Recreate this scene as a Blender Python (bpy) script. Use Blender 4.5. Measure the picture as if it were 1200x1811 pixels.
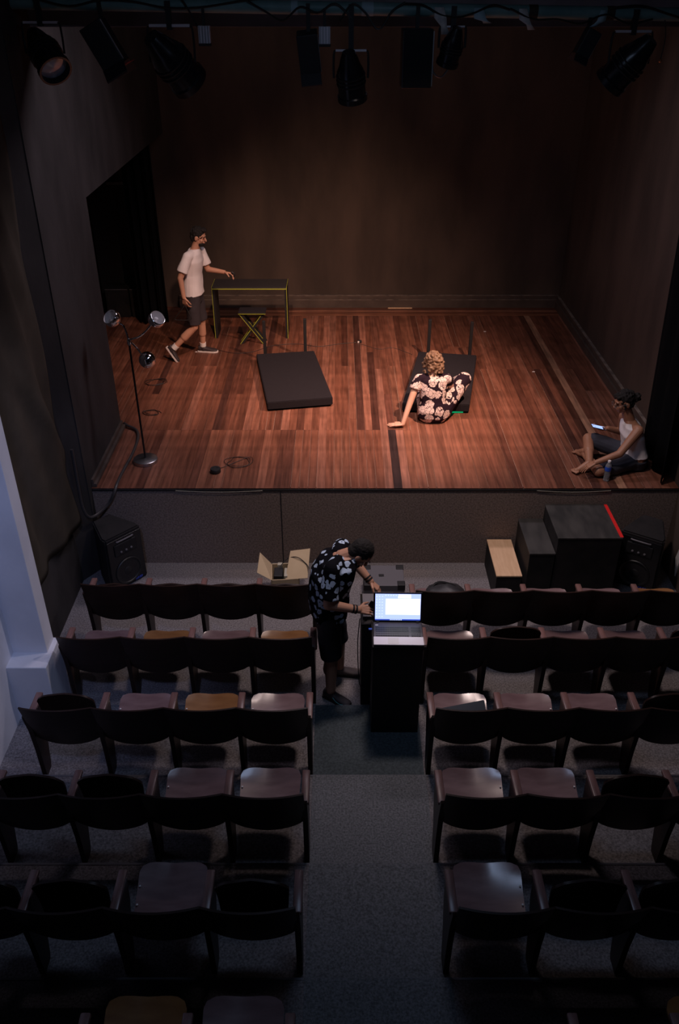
import bpy, bmesh, math, random
from mathutils import Vector as V, Matrix, noise
C = bpy.context; col = C.scene.collection
for o in list(bpy.data.objects): bpy.data.objects.remove(o)
PI = math.pi
# ---------------------------------------------------------------- camera
cd = bpy.data.cameras.new('camera'); cam = bpy.data.objects.new('camera', cd); col.objects.link(cam)
cam.location = (0, 0, 5.26); cam.rotation_euler = (math.radians(90-32.3), 0, 0)
cd.sensor_fit = 'VERTICAL'; cd.sensor_height = 36; cd.lens = 36*1481/1811; cd.clip_start = .05
C.scene.camera = cam
# ---------------------------------------------------------------- world + exposure
w = bpy.data.worlds.new('world'); C.scene.world = w; w.use_nodes = True
w.node_tree.nodes['Background'].inputs[0].default_value = (.5, .6, 1, 1)
w.node_tree.nodes['Background'].inputs[1].default_value = 0.0
vs = C.scene.view_settings; vs.view_transform = 'Standard'; vs.look = 'None'; vs.gamma = 1; vs.exposure = 0; vs.use_curve_mapping = False
# ---------------------------------------------------------------- lights
def aim(o, t): o.rotation_euler = (V(t)-V(o.location)).to_track_quat('-Z', 'Y').to_euler()
def spot(name, loc, tgt, col3, power, size, blend=.6, rad=.06):
    l = bpy.data.lights.new(name, 'SPOT'); l.color = col3; l.energy = power; l.spot_size = math.radians(size); l.spot_blend = blend; l.shadow_soft_size = rad
    o = bpy.data.objects.new(name, l); col.objects.link(o); o.location = loc; aim(o, tgt); return o
def area(name, loc, tgt, col3, power, sx, sy):
    l = bpy.data.lights.new(name, 'AREA'); l.shape = 'RECTANGLE'; l.size = sx; l.size_y = sy; l.color = col3; l.energy = power
    o = bpy.data.objects.new(name, l); col.objects.link(o); o.location = loc; aim(o, tgt); return o
spot('stage_light', (2.12, 7.78, 4.72), (.5, 9.5, .93), (1, .60, .43), 1000, 68, 1.0, .05)
spot('stage_light', (-.75, 7.72, 4.72), (-.5, 10.8, .93), (1, .60, .43), 400, 76, 1.0, .05)
spot('stage_light', (.42, 7.74, 4.72), (-.2, 12.9, 1.5), (1, .60, .42), 175, 48, 1.0, .05)
area('house_light', (.2, 8.7, 5.7), (.1, 5.0, 0), (.95, .80, .93), 62, 1.6, .4)
spot('house_light', (.5, 6.1, 5.45), (.9, 6.9, 0), (1, .78, .72), 350, 90, 1.0, .22)
area('house_light', (.4, 4.2, 6.1), (.2, 3.4, 0), (.5, .66, 1), 20, 1.4, .7)
spot('house_light', (-1.0, 1.6, 5.4), (-2.6, 5.2, 1.5), (.42, .52, 1), 200, 42, .8, .2)
spot('house_light', (2.7, 6.2, 5.6), (-2.4, 5.25, 1.9), (.95, .85, 1), 200, 30, .8, .1)
area('work_or_fill_light', (.2, 9.6, 6.3), (.2, 12.4, 1.5), (1, .85, .75), 6, 2.5, .5)  # added fill to lift the dark upper back wall; no real lamp here
# ---------------------------------------------------------------- helpers
def tag(o, label=None, cat=None, group=None, kind=None):
    for k, v in (('label', label), ('category', cat), ('group', group), ('kind', kind)):
        if v: o[k] = v
    return o
def empty(name, loc=(0, 0, 0), rz=0, label=None, cat=None, group=None, kind=None):
    o = bpy.data.objects.new(name, None); col.objects.link(o); o.location = loc; o.rotation_euler = (0, 0, rz); o.empty_display_size = .1
    return tag(o, label, cat, group, kind)
def obj(name, bm, m, parent=None, smooth=False, loc=None):
    bmesh.ops.recalc_face_normals(bm, faces=bm.faces)
    me = bpy.data.meshes.new(name); bm.to_mesh(me); bm.free()
    if smooth:
        me.shade_smooth()
        if smooth != 2: me.set_sharp_from_angle(angle=math.radians(40))
    if m: me.materials.append(m)
    o = bpy.data.objects.new(name, me); col.objects.link(o)
    if parent: o.parent = parent
    if loc: o.location = loc
    return o
def NB(): return bmesh.new()
def box(bm, x0, x1, y0, y1, z0, z1, bev=0):
    r = bmesh.ops.create_cube(bm, size=1, matrix=Matrix.Translation(((x0+x1)/2, (y0+y1)/2, (z0+z1)/2)) @ Matrix.Diagonal((x1-x0, y1-y0, z1-z0, 1)))
    if bev:
        es = list({e for v in r['verts'] for e in v.link_edges})
        bmesh.ops.bevel(bm, geom=es, offset=bev, segments=2, affect='EDGES', profile=.5)
    return bm
def xf(bm, M, start=0):
    bm.verts.ensure_lookup_table()
    for v in bm.verts[start:]: v.co = M @ v.co
    return bm
def prism(bm, pts, a, b, axis='x'):
    def mk(p, t): return {'x': (t, p[0], p[1]), 'y': (p[0], t, p[1]), 'z': (p[0], p[1], t)}[axis]
    A = [bm.verts.new(mk(p, a)) for p in pts]; B = [bm.verts.new(mk(p, b)) for p in pts]; n = len(pts)
    bm.faces.new(A); bm.faces.new(B[::-1])
    for i in range(n): bm.faces.new((A[i], B[i], B[(i+1) % n], A[(i+1) % n]))
    return bm
def ring(bm, c, u, v, n): return [bm.verts.new(V(c)+u*math.cos(2*PI*i/n)+v*math.sin(2*PI*i/n)) for i in range(n)]
def bridge(bm, R, cap=True):
    n = len(R[0])
    for A, B in zip(R, R[1:]):
        for i in range(n): bm.faces.new((A[i], A[(i+1) % n], B[(i+1) % n], B[i]))
    if cap: bm.faces.new(R[0][::-1]); bm.faces.new(R[-1])
def cone(bm, a, b, ra, rb, n=12):
    a = V(a); b = V(b); d = (b-a).normalized(); u = d.orthogonal().normalized(); v = d.cross(u)
    bridge(bm, [ring(bm, a, u*ra, v*ra, n), ring(bm, b, u*rb, v*rb, n)]); return bm
def smooth_pts(pts, k=6):
    P = [V(p) for p in pts]; Q = [P[0]*2-P[1]]+P+[P[-1]*2-P[-2]]; out = []
    for i in range(1, len(Q)-2):
        for j in range(k):
            t = j/k; a, b, c, d = Q[i-1:i+3]
            out.append(.5*((2*b)+(c-a)*t+(2*a-5*b+4*c-d)*t*t+(3*b-a-3*c+d)*t**3))
    return out+[P[-1]]
def tube(bm, pts, r, n=8, k=6):
    P = smooth_pts(pts, k) if k else [V(p) for p in pts]; R = []; u = None
    for i, p in enumerate(P):
        d = (P[min(i+1, len(P)-1)]-P[max(i-1, 0)]).normalized()
        u = d.orthogonal().normalized() if u is None else (u-d*u.dot(d)).normalized()
        rr = r(i/(len(P)-1)) if callable(r) else r
        R.append(ring(bm, p, u*rr, d.cross(u)*rr, n))
    bridge(bm, R); return bm
def lathe(bm, prof, n=24, M=None, cap=True):
    s = len(bm.verts)
    R = [[bm.verts.new((r*math.cos(2*PI*i/n), r*math.sin(2*PI*i/n), z)) for i in range(n)] for r, z in prof]
    bridge(bm, R, cap)
    if M is not None:
        for ringv in R:
            for v in ringv: v.co = M @ v.co
    return bm
def ball(bm, c, r, ax=None, seg=16):
    r = (r, r, r) if not hasattr(r, '__len__') else r; c = V(c); nv = seg//2+1
    mp = (lambda q: c+ax @ q) if ax is not None else (lambda q: c+q)
    A = bm.verts.new(mp(V((0, 0, r[2])))); Z = bm.verts.new(mp(V((0, 0, -r[2])))); rows = []
    for j in range(1, nv):
        t = PI*j/nv; rows.append([bm.verts.new(mp(V((r[0]*math.sin(t)*math.cos(2*PI*i/seg), r[1]*math.sin(t)*math.sin(2*PI*i/seg), r[2]*math.cos(t))))) for i in range(seg)])
    for i in range(seg):
        k = (i+1) % seg; bm.faces.new((A, rows[0][i], rows[0][k])); bm.faces.new((Z, rows[-1][k], rows[-1][i]))
        for a, b in zip(rows, rows[1:]): bm.faces.new((a[i], b[i], b[k], a[k]))
    return bm
def copy_thing(o, parent=None):
    c = o.copy(); col.objects.link(c); c.parent = parent
    for ch in [x for x in col.objects if x.parent == o]: copy_thing(ch, c)
    return c
# ---------------------------------------------------------------- materials
MT = {}
def mat(name, c, rough=.6, metal=0, c2=None, sc=8, stretch=(1, 1, 1), bump=0, bsc=None, emit=None, es=0, coords='Object', lo=.35, hi=.65, spec=.5, detail=4, dist=0):
    m = bpy.data.materials.new(name); m.use_nodes = True; nt = m.node_tree; b = nt.nodes['Principled BSDF']
    b.inputs['Base Color'].default_value = (*c, 1); b.inputs['Roughness'].default_value = rough; b.inputs['Metallic'].default_value = metal
    b.inputs['Specular IOR Level'].default_value = spec
    if emit: b.inputs['Emission Color'].default_value = (*emit, 1); b.inputs['Emission Strength'].default_value = es
    if c2 or bump:
        tc = nt.nodes.new('ShaderNodeTexCoord'); mp = nt.nodes.new('ShaderNodeMapping'); mp.inputs['Scale'].default_value = stretch
        nt.links.new(tc.outputs[coords], mp.inputs[0])
    if c2:
        n = nt.nodes.new('ShaderNodeTexNoise'); n.inputs['Scale'].default_value = sc; n.inputs['Detail'].default_value = detail; n.inputs['Distortion'].default_value = dist
        r = nt.nodes.new('ShaderNodeValToRGB'); r.color_ramp.elements[0].color = (*c, 1); r.color_ramp.elements[1].color = (*c2, 1)
        r.color_ramp.elements[0].position = lo; r.color_ramp.elements[1].position = hi
        nt.links.new(mp.outputs[0], n.inputs[0]); nt.links.new(n.outputs[0], r.inputs[0]); nt.links.new(r.outputs[0], b.inputs['Base Color'])
    if bump:
        n = nt.nodes.new('ShaderNodeTexNoise'); n.inputs['Scale'].default_value = bsc or sc; n.inputs['Detail'].default_value = 3
        bp = nt.nodes.new('ShaderNodeBump'); bp.inputs['Strength'].default_value = bump; bp.inputs['Distance'].default_value = .01
        nt.links.new(mp.outputs[0], n.inputs[0]); nt.links.new(n.outputs[0], bp.inputs['Height']); nt.links.new(bp.outputs[0], b.inputs['Normal'])
    MT[name] = m; return m
def plank_mat():
    m = mat('plank_wood', (.2, .08, .05), .42); nt = m.node_tree; b = nt.nodes['Principled BSDF']; L = nt.links.new
    oi = nt.nodes.new('ShaderNodeObjectInfo'); tc = nt.nodes.new('ShaderNodeTexCoord'); mp = nt.nodes.new('ShaderNodeMapping')
    mp.inputs['Scale'].default_value = (22, 1.2, 22); L(tc.outputs['Object'], mp.inputs[0])
    ad = nt.nodes.new('ShaderNodeVectorMath'); ad.operation = 'ADD'; L(mp.outputs[0], ad.inputs[0])
    cb = nt.nodes.new('ShaderNodeMath'); cb.operation = 'MULTIPLY'; cb.inputs[1].default_value = 40; L(oi.outputs['Random'], cb.inputs[0]); L(cb.outputs[0], ad.inputs[1])
    n = nt.nodes.new('ShaderNodeTexNoise'); n.inputs['Scale'].default_value = 1.5; n.inputs['Detail'].default_value = 6; L(ad.outputs[0], n.inputs[0])
    n2 = nt.nodes.new('ShaderNodeTexNoise'); n2.inputs['Scale'].default_value = 5; n2.inputs['Detail'].default_value = 5; L(tc.outputs['Object'], n2.inputs[0])
    r = nt.nodes.new('ShaderNodeMapRange'); r.inputs[1].default_value = .3; r.inputs[2].default_value = .7; r.inputs[3].default_value = .6; r.inputs[4].default_value = 1.35; L(n.outputs[0], r.inputs[0])
    r2 = nt.nodes.new('ShaderNodeMapRange'); r2.inputs[1].default_value = .3; r2.inputs[2].default_value = .7; r2.inputs[3].default_value = .8; r2.inputs[4].default_value = 1.2; L(n2.outputs[0], r2.inputs[0])
    mm = nt.nodes.new('ShaderNodeMath'); mm.operation = 'MULTIPLY'; L(r.outputs[0], mm.inputs[0]); L(r2.outputs[0], mm.inputs[1])
    sc = nt.nodes.new('ShaderNodeVectorMath'); sc.operation = 'SCALE'; L(oi.outputs['Color'], sc.inputs[0]); L(mm.outputs[0], sc.inputs['Scale'])
    L(sc.outputs[0], b.inputs['Base Color'])
    rr = nt.nodes.new('ShaderNodeMapRange'); rr.inputs[3].default_value = .34; rr.inputs[4].default_value = .6; L(n2.outputs[0], rr.inputs[0]); L(rr.outputs[0], b.inputs['Roughness'])
    b.inputs['Specular IOR Level'].default_value = .35
plank_mat()
def floral(name, dark, light, scale, thr, dist, light2=None, rand=1.0, lines=1):
    m = mat(name, dark, .95, spec=.1); nt = m.node_tree; b = nt.nodes['Principled BSDF']; L = nt.links.new
    tc = nt.nodes.new('ShaderNodeTexCoord'); n = nt.nodes.new('ShaderNodeTexNoise'); n.inputs['Scale'].default_value = scale*1.6; L(tc.outputs['Object'], n.inputs[0])
    mx = nt.nodes.new('ShaderNodeVectorMath'); mx.operation = 'MULTIPLY_ADD'; L(n.outputs['Color'], mx.inputs[0]); mx.inputs[1].default_value = (dist,)*3; L(tc.outputs['Object'], mx.inputs[2])
    vo = nt.nodes.new('ShaderNodeTexVoronoi'); vo.inputs['Scale'].default_value = scale; vo.inputs['Randomness'].default_value = rand; L(mx.outputs[0], vo.inputs[0])
    r = nt.nodes.new('ShaderNodeValToRGB'); r.color_ramp.elements[0].color = (*(light2 or light), 1); r.color_ramp.elements[0].position = thr*.25
    e = r.color_ramp.elements.new(thr*.32); e.color = (*light, 1); e = r.color_ramp.elements.new(thr); e.color = (*light, 1)
    r.color_ramp.elements[-1].position = thr*1.04; r.color_ramp.elements[-1].color = (*dark, 1); L(vo.outputs['Distance'], r.inputs[0])
    # petal lines
    v2 = nt.nodes.new('ShaderNodeTexVoronoi'); v2.feature = 'DISTANCE_TO_EDGE'; v2.inputs['Scale'].default_value = scale*2.6; L(mx.outputs[0], v2.inputs[0])
    lt = nt.nodes.new('ShaderNodeMath'); lt.operation = 'LESS_THAN'; lt.inputs[1].default_value = .035; L(v2.outputs[0], lt.inputs[0])
    if lines == 0: L(r.outputs[0], b.inputs['Base Color']); return m
    mi = nt.nodes.new('ShaderNodeMix'); mi.data_type = 'RGBA'; L(lt.outputs[0], mi.inputs['Factor']); L(r.outputs[0], mi.inputs['A']); mi.inputs['B'].default_value = (*dark, 1)
    L(mi.outputs['Result'], b.inputs['Base Color'])
    return m
mat('carpet', (.12, .11, .115), .95, c2=(.32, .30, .31), sc=75, bump=.5, bsc=160, spec=.1, lo=.3, hi=.7)
mat('runner', (.10, .105, .11), .95, c2=(.24, .25, .27), sc=75, bump=.5, bsc=160, spec=.1, lo=.3, hi=.7)
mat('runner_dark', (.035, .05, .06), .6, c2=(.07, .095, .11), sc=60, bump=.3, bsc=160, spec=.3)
mat('nosing', (.15, .15, .17), .7)
mat('fascia', (.16, .125, .11), .95, c2=(.29, .225, .195), sc=60, bump=.4, bsc=120, spec=.1)
mat('black_wall', (.032, .03, .03), .8, c2=(.055, .05, .05), sc=2.2, stretch=(1, 1, .5), bump=.15, bsc=30, spec=.2)
mat('brown_wall', (.06, .045, .038), .75, c2=(.10, .072, .058), sc=2, stretch=(1, 1, .35), bump=.15, bsc=25, spec=.25)
mat('skirting', (.07, .052, .045), .5, c2=(.10, .075, .062), sc=5); mat('dusty_edge', (.24, .19, .16), .7, c2=(.1, .08, .07), sc=9)
mat('drape', (.05, .042, .032), .9, c2=(.07, .058, .045), sc=3, spec=.15, bump=.2, bsc=12)
mat('velvet', (.006, .006, .007), .95, spec=.05)
mat('black_paint', (.012, .012, .013), .7, c2=(.022, .02, .021), sc=6, spec=.3)
mat('white_paint', (.72, .72, .76), .7, c2=(.80, .80, .84), sc=3, bump=.08, bsc=40)
mat('beam_paint', (.2, .18, .2), .6, c2=(.27, .24, .27), sc=3)
mat('pipe_paint', (.12, .24, .24), .45, c2=(.2, .34, .33), sc=6)
mat('tape_pale', (.35, .5, .55), .6); mat('tape_white', (.75, .72, .68), .6, c2=(.5, .5, .5), sc=20)
mat('matte_black', (.012, .012, .014), .6); mat('gloss_black', (.01, .01, .012), .25); mat('rubber', (.015, .015, .016), .5)
mat('hose_rubber', (.05, .045, .045), .45)
mat('chrome', (.8, .8, .82), .08, 1); mat('steel', (.5, .5, .52), .35, 1); mat('alu', (.75, .7, .75), .45, .4)
mat('shade_white', (.85, .82, .82), .5); mat('coppery', (.7, .3, .15), .3, .8); mat('lens', (.3, .32, .4), .08, spec=1); mat('red_gel', (.25, .01, .02), .4)
mat('chair_wood', (.022, .012, .010), .38, c2=(.035, .018, .014), sc=5, stretch=(1, 1, 6), spec=.2)
mat('arm_wood', (.17, .09, .08), .33, c2=(.24, .13, .12), sc=8, stretch=(10, 1, 1))
mat('seat_wood', (.19, .115, .12), .23, c2=(.26, .165, .17), sc=4, stretch=(1, 4, 1), spec=.9)
mat('seat_orange', (.25, .11, .04), .30, c2=(.34, .16, .06), sc=4, stretch=(1, 4, 1))
mat('seam_filler', (.52, .33, .24), .8)
mat('fabric_black', (.016, .014, .018), .9, c2=(.022, .019, .024), sc=120, bump=.3, bsc=200, spec=.2)
mat('yellow_edge', (.42, .46, .05), .5); mat('table_top', (.035, .032, .035), .55)
mat('ply', (.72, .47, .28), .6, c2=(.82, .56, .35), sc=5, stretch=(6, 1, 1)); mat('step_top', (.03, .03, .03), .5, c2=(.06, .058, .056), sc=5, stretch=(2, .6, 2)); mat('red_tape', (.75, .02, .02), .5)
mat('cardboard', (.55, .42, .26), .8, c2=(.62, .48, .31), sc=5); mat('plastic_beige', (.5, .47, .38), .5)
mat('case_grey', (.13, .125, .14), .6); mat('bag', (.02, .02, .023), .5, c2=(.035, .035, .04), sc=10, bump=.4, bsc=14); mat('tablet', (.03, .04, .055), .75)
mat('blue_plastic', (.02, .1, .6), .4); mat('logo_blue', (.03, .05, .3), .4, emit=(.05, .08, .5), es=.03)
mat('green_led', (0, .4, .15), .4, emit=(0, 1, .35), es=.35)
mat('laptop_grey', (.05, .045, .055), .45); mat('laptop_palm', (.9, .86, .92), .35); mat('keys', (.02, .02, .025), .4)
mat('screen_bezel', (.01, .01, .02), .3)
mat('screen_blue', (.1, .1, .1), .4, emit=(.36, .45, 1), es=1.6); mat('screen_white', (.1, .1, .1), .4, emit=(.93, .95, 1), es=1.6); mat('screen_bar', (.02, .02, .1), .4, emit=(.06, .12, .7), es=.8); mat('screen_icon', (.1, .1, .1), .4, emit=(.6, .72, 1), es=1.3)
mat('phone_screen', (.1, .1, .1), .4, emit=(.35, .5, 1), es=1.3)
mat('skin', (.52, .27, .18), .5, c2=(.58, .31, .21), sc=6); mat('skin_tan', (.36, .17, .10), .5, c2=(.41, .2, .12), sc=6); mat('skin_pale', (.68, .40, .29), .5, c2=(.74, .45, .33), sc=6)
mat('hair_black', (.008, .006, .006), .85, bump=.6, bsc=60); mat('hair_brown', (.13, .07, .04), .55, c2=(.26, .155, .095), sc=26, bump=1, bsc=45)
mat('white_cloth', (.80, .76, .77), .85, c2=(.86, .82, .83), sc=5, bump=.3, bsc=14); mat('shorts_dark', (.035, .028, .034), .85, bump=.3, bsc=14); mat('shorts_navy', (.035, .038, .055), .85, bump=.3, bsc=14)
mat('shoe_dark', (.035, .025, .028), .6); mat('sole_white', (.75, .68, .66), .6); mat('sock', (.8, .76, .74), .8); mat('teal', (.2, .75, .75), .5); mat('shoe_brown', (.14, .11, .1), .7)
mat('eye_dark', (.01, .01, .01), .2); mat('lip', (.35, .13, .1), .5)
floral('woman_floral', (.022, .012, .02), (.76, .60, .56), 9.5, .50, .06, (.55, .38, .38))
floral('man_floral', (.006, .006, .009), (.50, .62, .80), 14.0, .36, .045, (.12, .15, .2), .85, 0)
def water_mat():
    m = mat('bottle_plastic', (.85, .9, .95), .08); b = m.node_tree.nodes['Principled BSDF']; b.inputs['Transmission Weight'].default_value = .8; b.inputs['IOR'].default_value = 1.2
water_mat()
M = MT
# ================================================================ SETTING
S = .93                      # stage height
R_, T_ = .09, .815           # riser height, tread depth
def struct(name, bm, m, **k):
    o = obj(name, bm, m, **k); o['kind'] = 'structure'; return o
XL, XR = -2.66, 3.44
struct('floor', box(NB(), XL-.2, XR+.2, 5.11, 7.4, -.1, 0), M['carpet'])
yn = 5.115
for k in range(7):
    y1 = yn-k*T_; y0 = y1-T_ if k < 6 else -2.2
    z = R_*(k+1)
    st = box(NB(), XL-.2, XR+.2, y0, y1, z-.35 if k < 6 else -.1, z)
    struct('floor_step', st, M['carpet'])
struct('wall_left', box(NB(), XL-.15, XL, -2.2, 7.2, -.1, 6.4), M['black_wall'])
struct('wall_right', box(NB(), XR, XR+.15, -2.2, 13.2, -.1, 6.4), M['brown_wall'])
struct('wall_stage_back', box(NB(), -4.2, XR, 12.92, 13.1, 0, 6.4), M['brown_wall'])
wl = box(NB(), -2.72, -2.51, 7.2, 8.68, 0, 6.4); box(wl, -2.72, -2.51, 8.68, 12.92, 3.46, 6.4)
prism(wl, [(-2.665, 6.98), (-2.665, 7.21), (-2.51, 7.21)], 0, 6.4, 'z')
struct('wall_stage_left', wl, M['black_wall'])
struct('wall_wing', box(NB(), -4.3, -4.2, 8.5, 13.1, 0, 6.4), M['black_wall'])
struct('wall_wing_front', box(NB(), -4.2, -2.72, 8.5, 8.66, 0, 6.4), M['black_wall'])
struct('wall_rear', box(NB(), XL-.15, XR+.15, -2.4, -2.2, -.1, 6.4), M['black_wall'])
struct('ceiling', box(NB(), -4.3, XR+.15, -2.4, 13.1, 6.4, 6.5), M['black_wall'])
# white painted pilaster with its pedestal and wall strip
p = NB(); box(p, XL, -2.37, 5.14, 5.31, .62, 6.4, .004); 
struct('wall_pilaster', p, M['white_paint'])
struct('wall_pilaster_base', box(NB(), XL, -2.33, 4.96, 5.33, 0, .66, .008), M['white_paint'])
struct('trim_1', box(NB(), XL, XL+.012, 3.0, 5.14, .05, 6.4), M['white_paint'])
for k in range(6):
    y1 = yn-k*T_; y0 = y1-T_ if k < 6 else -2
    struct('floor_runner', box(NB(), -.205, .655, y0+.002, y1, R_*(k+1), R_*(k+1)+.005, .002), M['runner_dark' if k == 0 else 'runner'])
    struct('trim_%d' % (5+k), box(NB(), XL, XR, y1-.012, y1+.003, R_*(k+1)-.01, R_*(k+1)+.003), M['nosing'])
# stage
stage = empty('stage_floor', (0, 0, 0)); stage['kind'] = 'structure'
obj('deck', box(NB(), -2.51, XR, 7.34, 12.92, S-.08, S-.006), M['seam_filler'], stage)
obj('deck', box(NB(), -4.2, -2.51, 8.66, 12.92, S-.08, S-.006), M['seam_filler'], stage)
random.seed(4)
PW = .0875; seams = {}
def plank_mesh(L, wd):
    g = random.choice([.0003, .0003, .0022]); key = (round(L, 3), round(wd, 3), g)
    if key not in seams:
        bm = NB(); box(bm, -wd/2+g, wd/2-g, .0015, L-.0015, -.006, 0, .001)
        me = bpy.data.meshes.new('plank'); bm.to_mesh(me); bm.free(); me.materials.append(M['plank_wood']); seams[key] = me
    return seams[key]
pal = [(.165, .062, .038), (.19, .075, .046), (.14, .052, .032), (.22, .088, .056), (.115, .043, .028), (.25, .105, .07), (.18, .068, .042), (.075, .03, .022)]
wts = [5, 5, 5, 4, 4, 2.4, 5, 1.8]
def plank(x, y, L, wd=PW, c=None, rz=0):
    o = bpy.data.objects.new('plank', plank_mesh(L, wd)); col.objects.link(o); o.parent = stage; o.location = (x, y, S); o.rotation_euler = (0, 0, rz)
    c = c or random.choices(pal, wts)[0]; f = random.uniform(.88, 1.12); o.color = (c[0]*f, c[1]*f, c[2]*f, 1)
YB = 12.5
n = 0; x = -2.51+PW/2
special = {60: [(.085, .034, .022)]*3, 61: [(.36, .19, .12)]*3, 34: [(.27, .12, .085), (.15, .06, .04), (.18, .07, .045)], 35: [(.035, .02, .02), (.13, .05, .035), (.18, .07, .045)], 36: [(.27, .12, .085), (.17, .07, .045), (.18, .07, .045)]}
i = 0
while x+PW/2 <= XR+.05:
    e = random.choice([9.6, 10.1, 10.5, 11.0]); ys = [7.30, 8.61, e, YB] 
    if i % 3 == 1: ys = [7.30, 8.61, YB]
    if i > 37 or (i > 24 and i % 4 == 2): ys = [7.30, random.choice([8.9, 9.7, 10.4, 11.2]), YB]
    for j, (a, b) in enumerate(zip(ys, ys[1:])):
        c = special.get(i); plank(x, a, b-a, c=c[j] if c else None)
    x += PW; i += 1
x = -2.51-PW/2
for k in range(19):
    plank(x, 8.68, YB-8.68, c=random.choice(pal[:5])); x -= PW
for k in range(5):
    plank(XR, YB+PW/2+k*PW, XR+2.51, rz=PI/2, c=[(.22, .088, .05), (.15, .055, .032), (.27, .115, .07), (.12, .045, .03)][k % 4])
    plank(-2.51, YB+PW/2+k*PW, 1.69, rz=PI/2)
f = NB(); box(f, -2.51, XR, 7.30, 7.34, 0, S-.02)
fs = struct('wall_stage_front', f, M['fascia'])
struct('trim_2', box(NB(), -2.51, XR, 7.292, 7.30, S-.03, S-.012), M['matte_black'])
for (a, b) in ((-1.66, -.78), (2.0, 2.75)):
    t = NB(); pts = [(a+(b-a)*q/8, 7.289, S-.022-.018*math.sin(PI*q/8)) for q in range(9)]
    tube(t, pts, .0025, 6, 2); o = obj('loose_edge_cord', t, M['plastic_beige'], smooth=True)
    tag(o, 'thin pale cord sagging along the stage edge, '+('left half' if a < 0 else 'right half above black steps'), 'cord')
struct('trim_3', box(NB(), -.602, -.594, 7.294, 7.30, 0, S-.03), M['matte_black'])
# skirtings
b = NB(); box(b, -2.51, XR-.02, 12.86, 12.92, S, S+.13, .004); box(b, -2.51, XR-.02, 12.88, 12.92, S+.13, S+.19, .006)
struct('baseboard_back', b, M['skirting']); b = box(NB(), -2.5, XR-.02, 12.876, 12.92, S+.186, S+.193); box(b, -2.5, XR-.02, 12.856, 12.88, S+.127, S+.133); struct('trim_11', b, M['dusty_edge'])
b = NB(); box(b, XR-.06, XR, 8.0, 12.9, S, S+.11, .004); box(b, XR-.035, XR, 8.0, 12.9, S+.11, S+.18, .006)
struct('baseboard_right', b, M['skirting']); b = box(NB(), XR-.038, XR, 8.0, 12.9, S+.176, S+.184); struct('trim_12', b, M['dusty_edge'])
b = NB(); box(b, -2.51, -2.46, 7.32, 8.68, S, S+.04, .004); box(b, -2.51, -2.485, 7.32, 8.68, S+.04, S+.09, .004)
struct('baseboard_left', b, M['skirting'])
# worn plaster flecks on the right auditorium wall
# ================================================================ CHAIRS
def chair_seat_bm():
    bm = NB(); nx, ny = 10, 8; W = .212; Lh = .385; grid = []
    top = []; bot = []
    for j in range(ny+1):
        t = j/ny; ra, rb = [], []
        for i in range(nx+1):
            s = i/nx*2-1
            wd = W*(1-.10*(1-t)) if t < .8 else W*math.sqrt(max(0, 1-((t-.8)/.2)**2*.0))
            # rounded front corners
            y = t*Lh; 
            if t > .75: y = .75*Lh+(t-.75)*Lh*(1-.32*abs(s)**6)
            xx = s*wd*(1-.09*max(0, (t-.75)/.25)**2)
            z = .012*(s*s)+.014*t*t-.018*math.sin(PI*t)-.006*math.exp(-(s*3)**2)*max(0, t-.6)*4
            ra.append(bm.verts.new((xx, y, z))); rb.append(bm.verts.new((xx, y, z-.016)))
        top.append(ra); bot.append(rb)
    for j in range(ny):
        for i in range(nx):
            bm.faces.new((top[j][i], top[j][i+1], top[j+1][i+1], top[j+1][i])); bm.faces.new((bot[j][i], bot[j+1][i], bot[j+1][i+1], bot[j][i+1]))
    for j in range(ny):
        bm.faces.new((top[j][0], top[j+1][0], bot[j+1][0], bot[j][0])); bm.faces.new((top[j][nx], bot[j][nx], bot[j+1][nx], top[j+1][nx]))
    for i in range(nx):
        bm.faces.new((top[0][i], bot[0][i], bot[0][i+1], top[0][i+1])); bm.faces.new((top[ny][i], top[ny][i+1], bot[ny][i+1], bot[ny][i]))
    return bm
def chair_back_bm(hw=.252):
    bm = NB(); nx, nz = 16, 6; F = []; B = []
    for i in range(nx+1):
        s = i/nx*2-1; zt = .862-.006*abs(s)**3; zb = .485-.12*math.sqrt(max(0, 1-s*s*.985)); fa, ba = [], []
        for j in range(nz+1):
            t = j/nz; z = zb+(zt-zb)*t; y = -.010-.038*(1-s*s)+.038-.155*(z-.365)/.495
            fa.append(bm.verts.new((s*hw, y+.014, z))); ba.append(bm.verts.new((s*hw, y, z)))
        F.append(fa); B.append(ba)
    for i in range(nx):
        for j in range(nz):
            bm.faces.new((F[i][j], F[i+1][j], F[i+1][j+1], F[i][j+1])); bm.faces.new((B[i][j], B[i][j+1], B[i+1][j+1], B[i+1][j]))
        bm.faces.new((F[i][0], B[i][0], B[i+1][0], F[i+1][0])); bm.faces.new((F[i][nz], F[i+1][nz], B[i+1][nz], B[i][nz]))
    for i in (0, nx):
        for j in range(nz): bm.faces.new((F[i][j], F[i][j+1], B[i][j+1], B[i][j]))
    return bm
def support_bm():
    bm = NB(); prism(bm, [(0.0, 0), (.095, 0), (.11, .03), (.15, .22), (.22, .42), (.235, .61), (.0, .615), (-.06, .72), (-.075, .71), (-.03, .52), (-.01, .3)], -.017, .017)
    return bm
def arm_bm():
    bm = NB(); box(bm, -.026, .026, -.015, .255, .615, .645, .009); return bm
seat_me = {}
for nm, m in (('seat_wood', M['seat_wood']), ('seat_orange', M['seat_orange']), ('chair_wood', M['chair_wood'])):
    o = obj('seat', chair_seat_bm(), m, smooth=True); seat_me[nm] = o.data; bpy.data.objects.remove(o)
def keep(bm, name, m, sm=True):
    o = obj(name, bm, m, smooth=sm); d = o.data; bpy.data.objects.remove(o); return d
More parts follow.
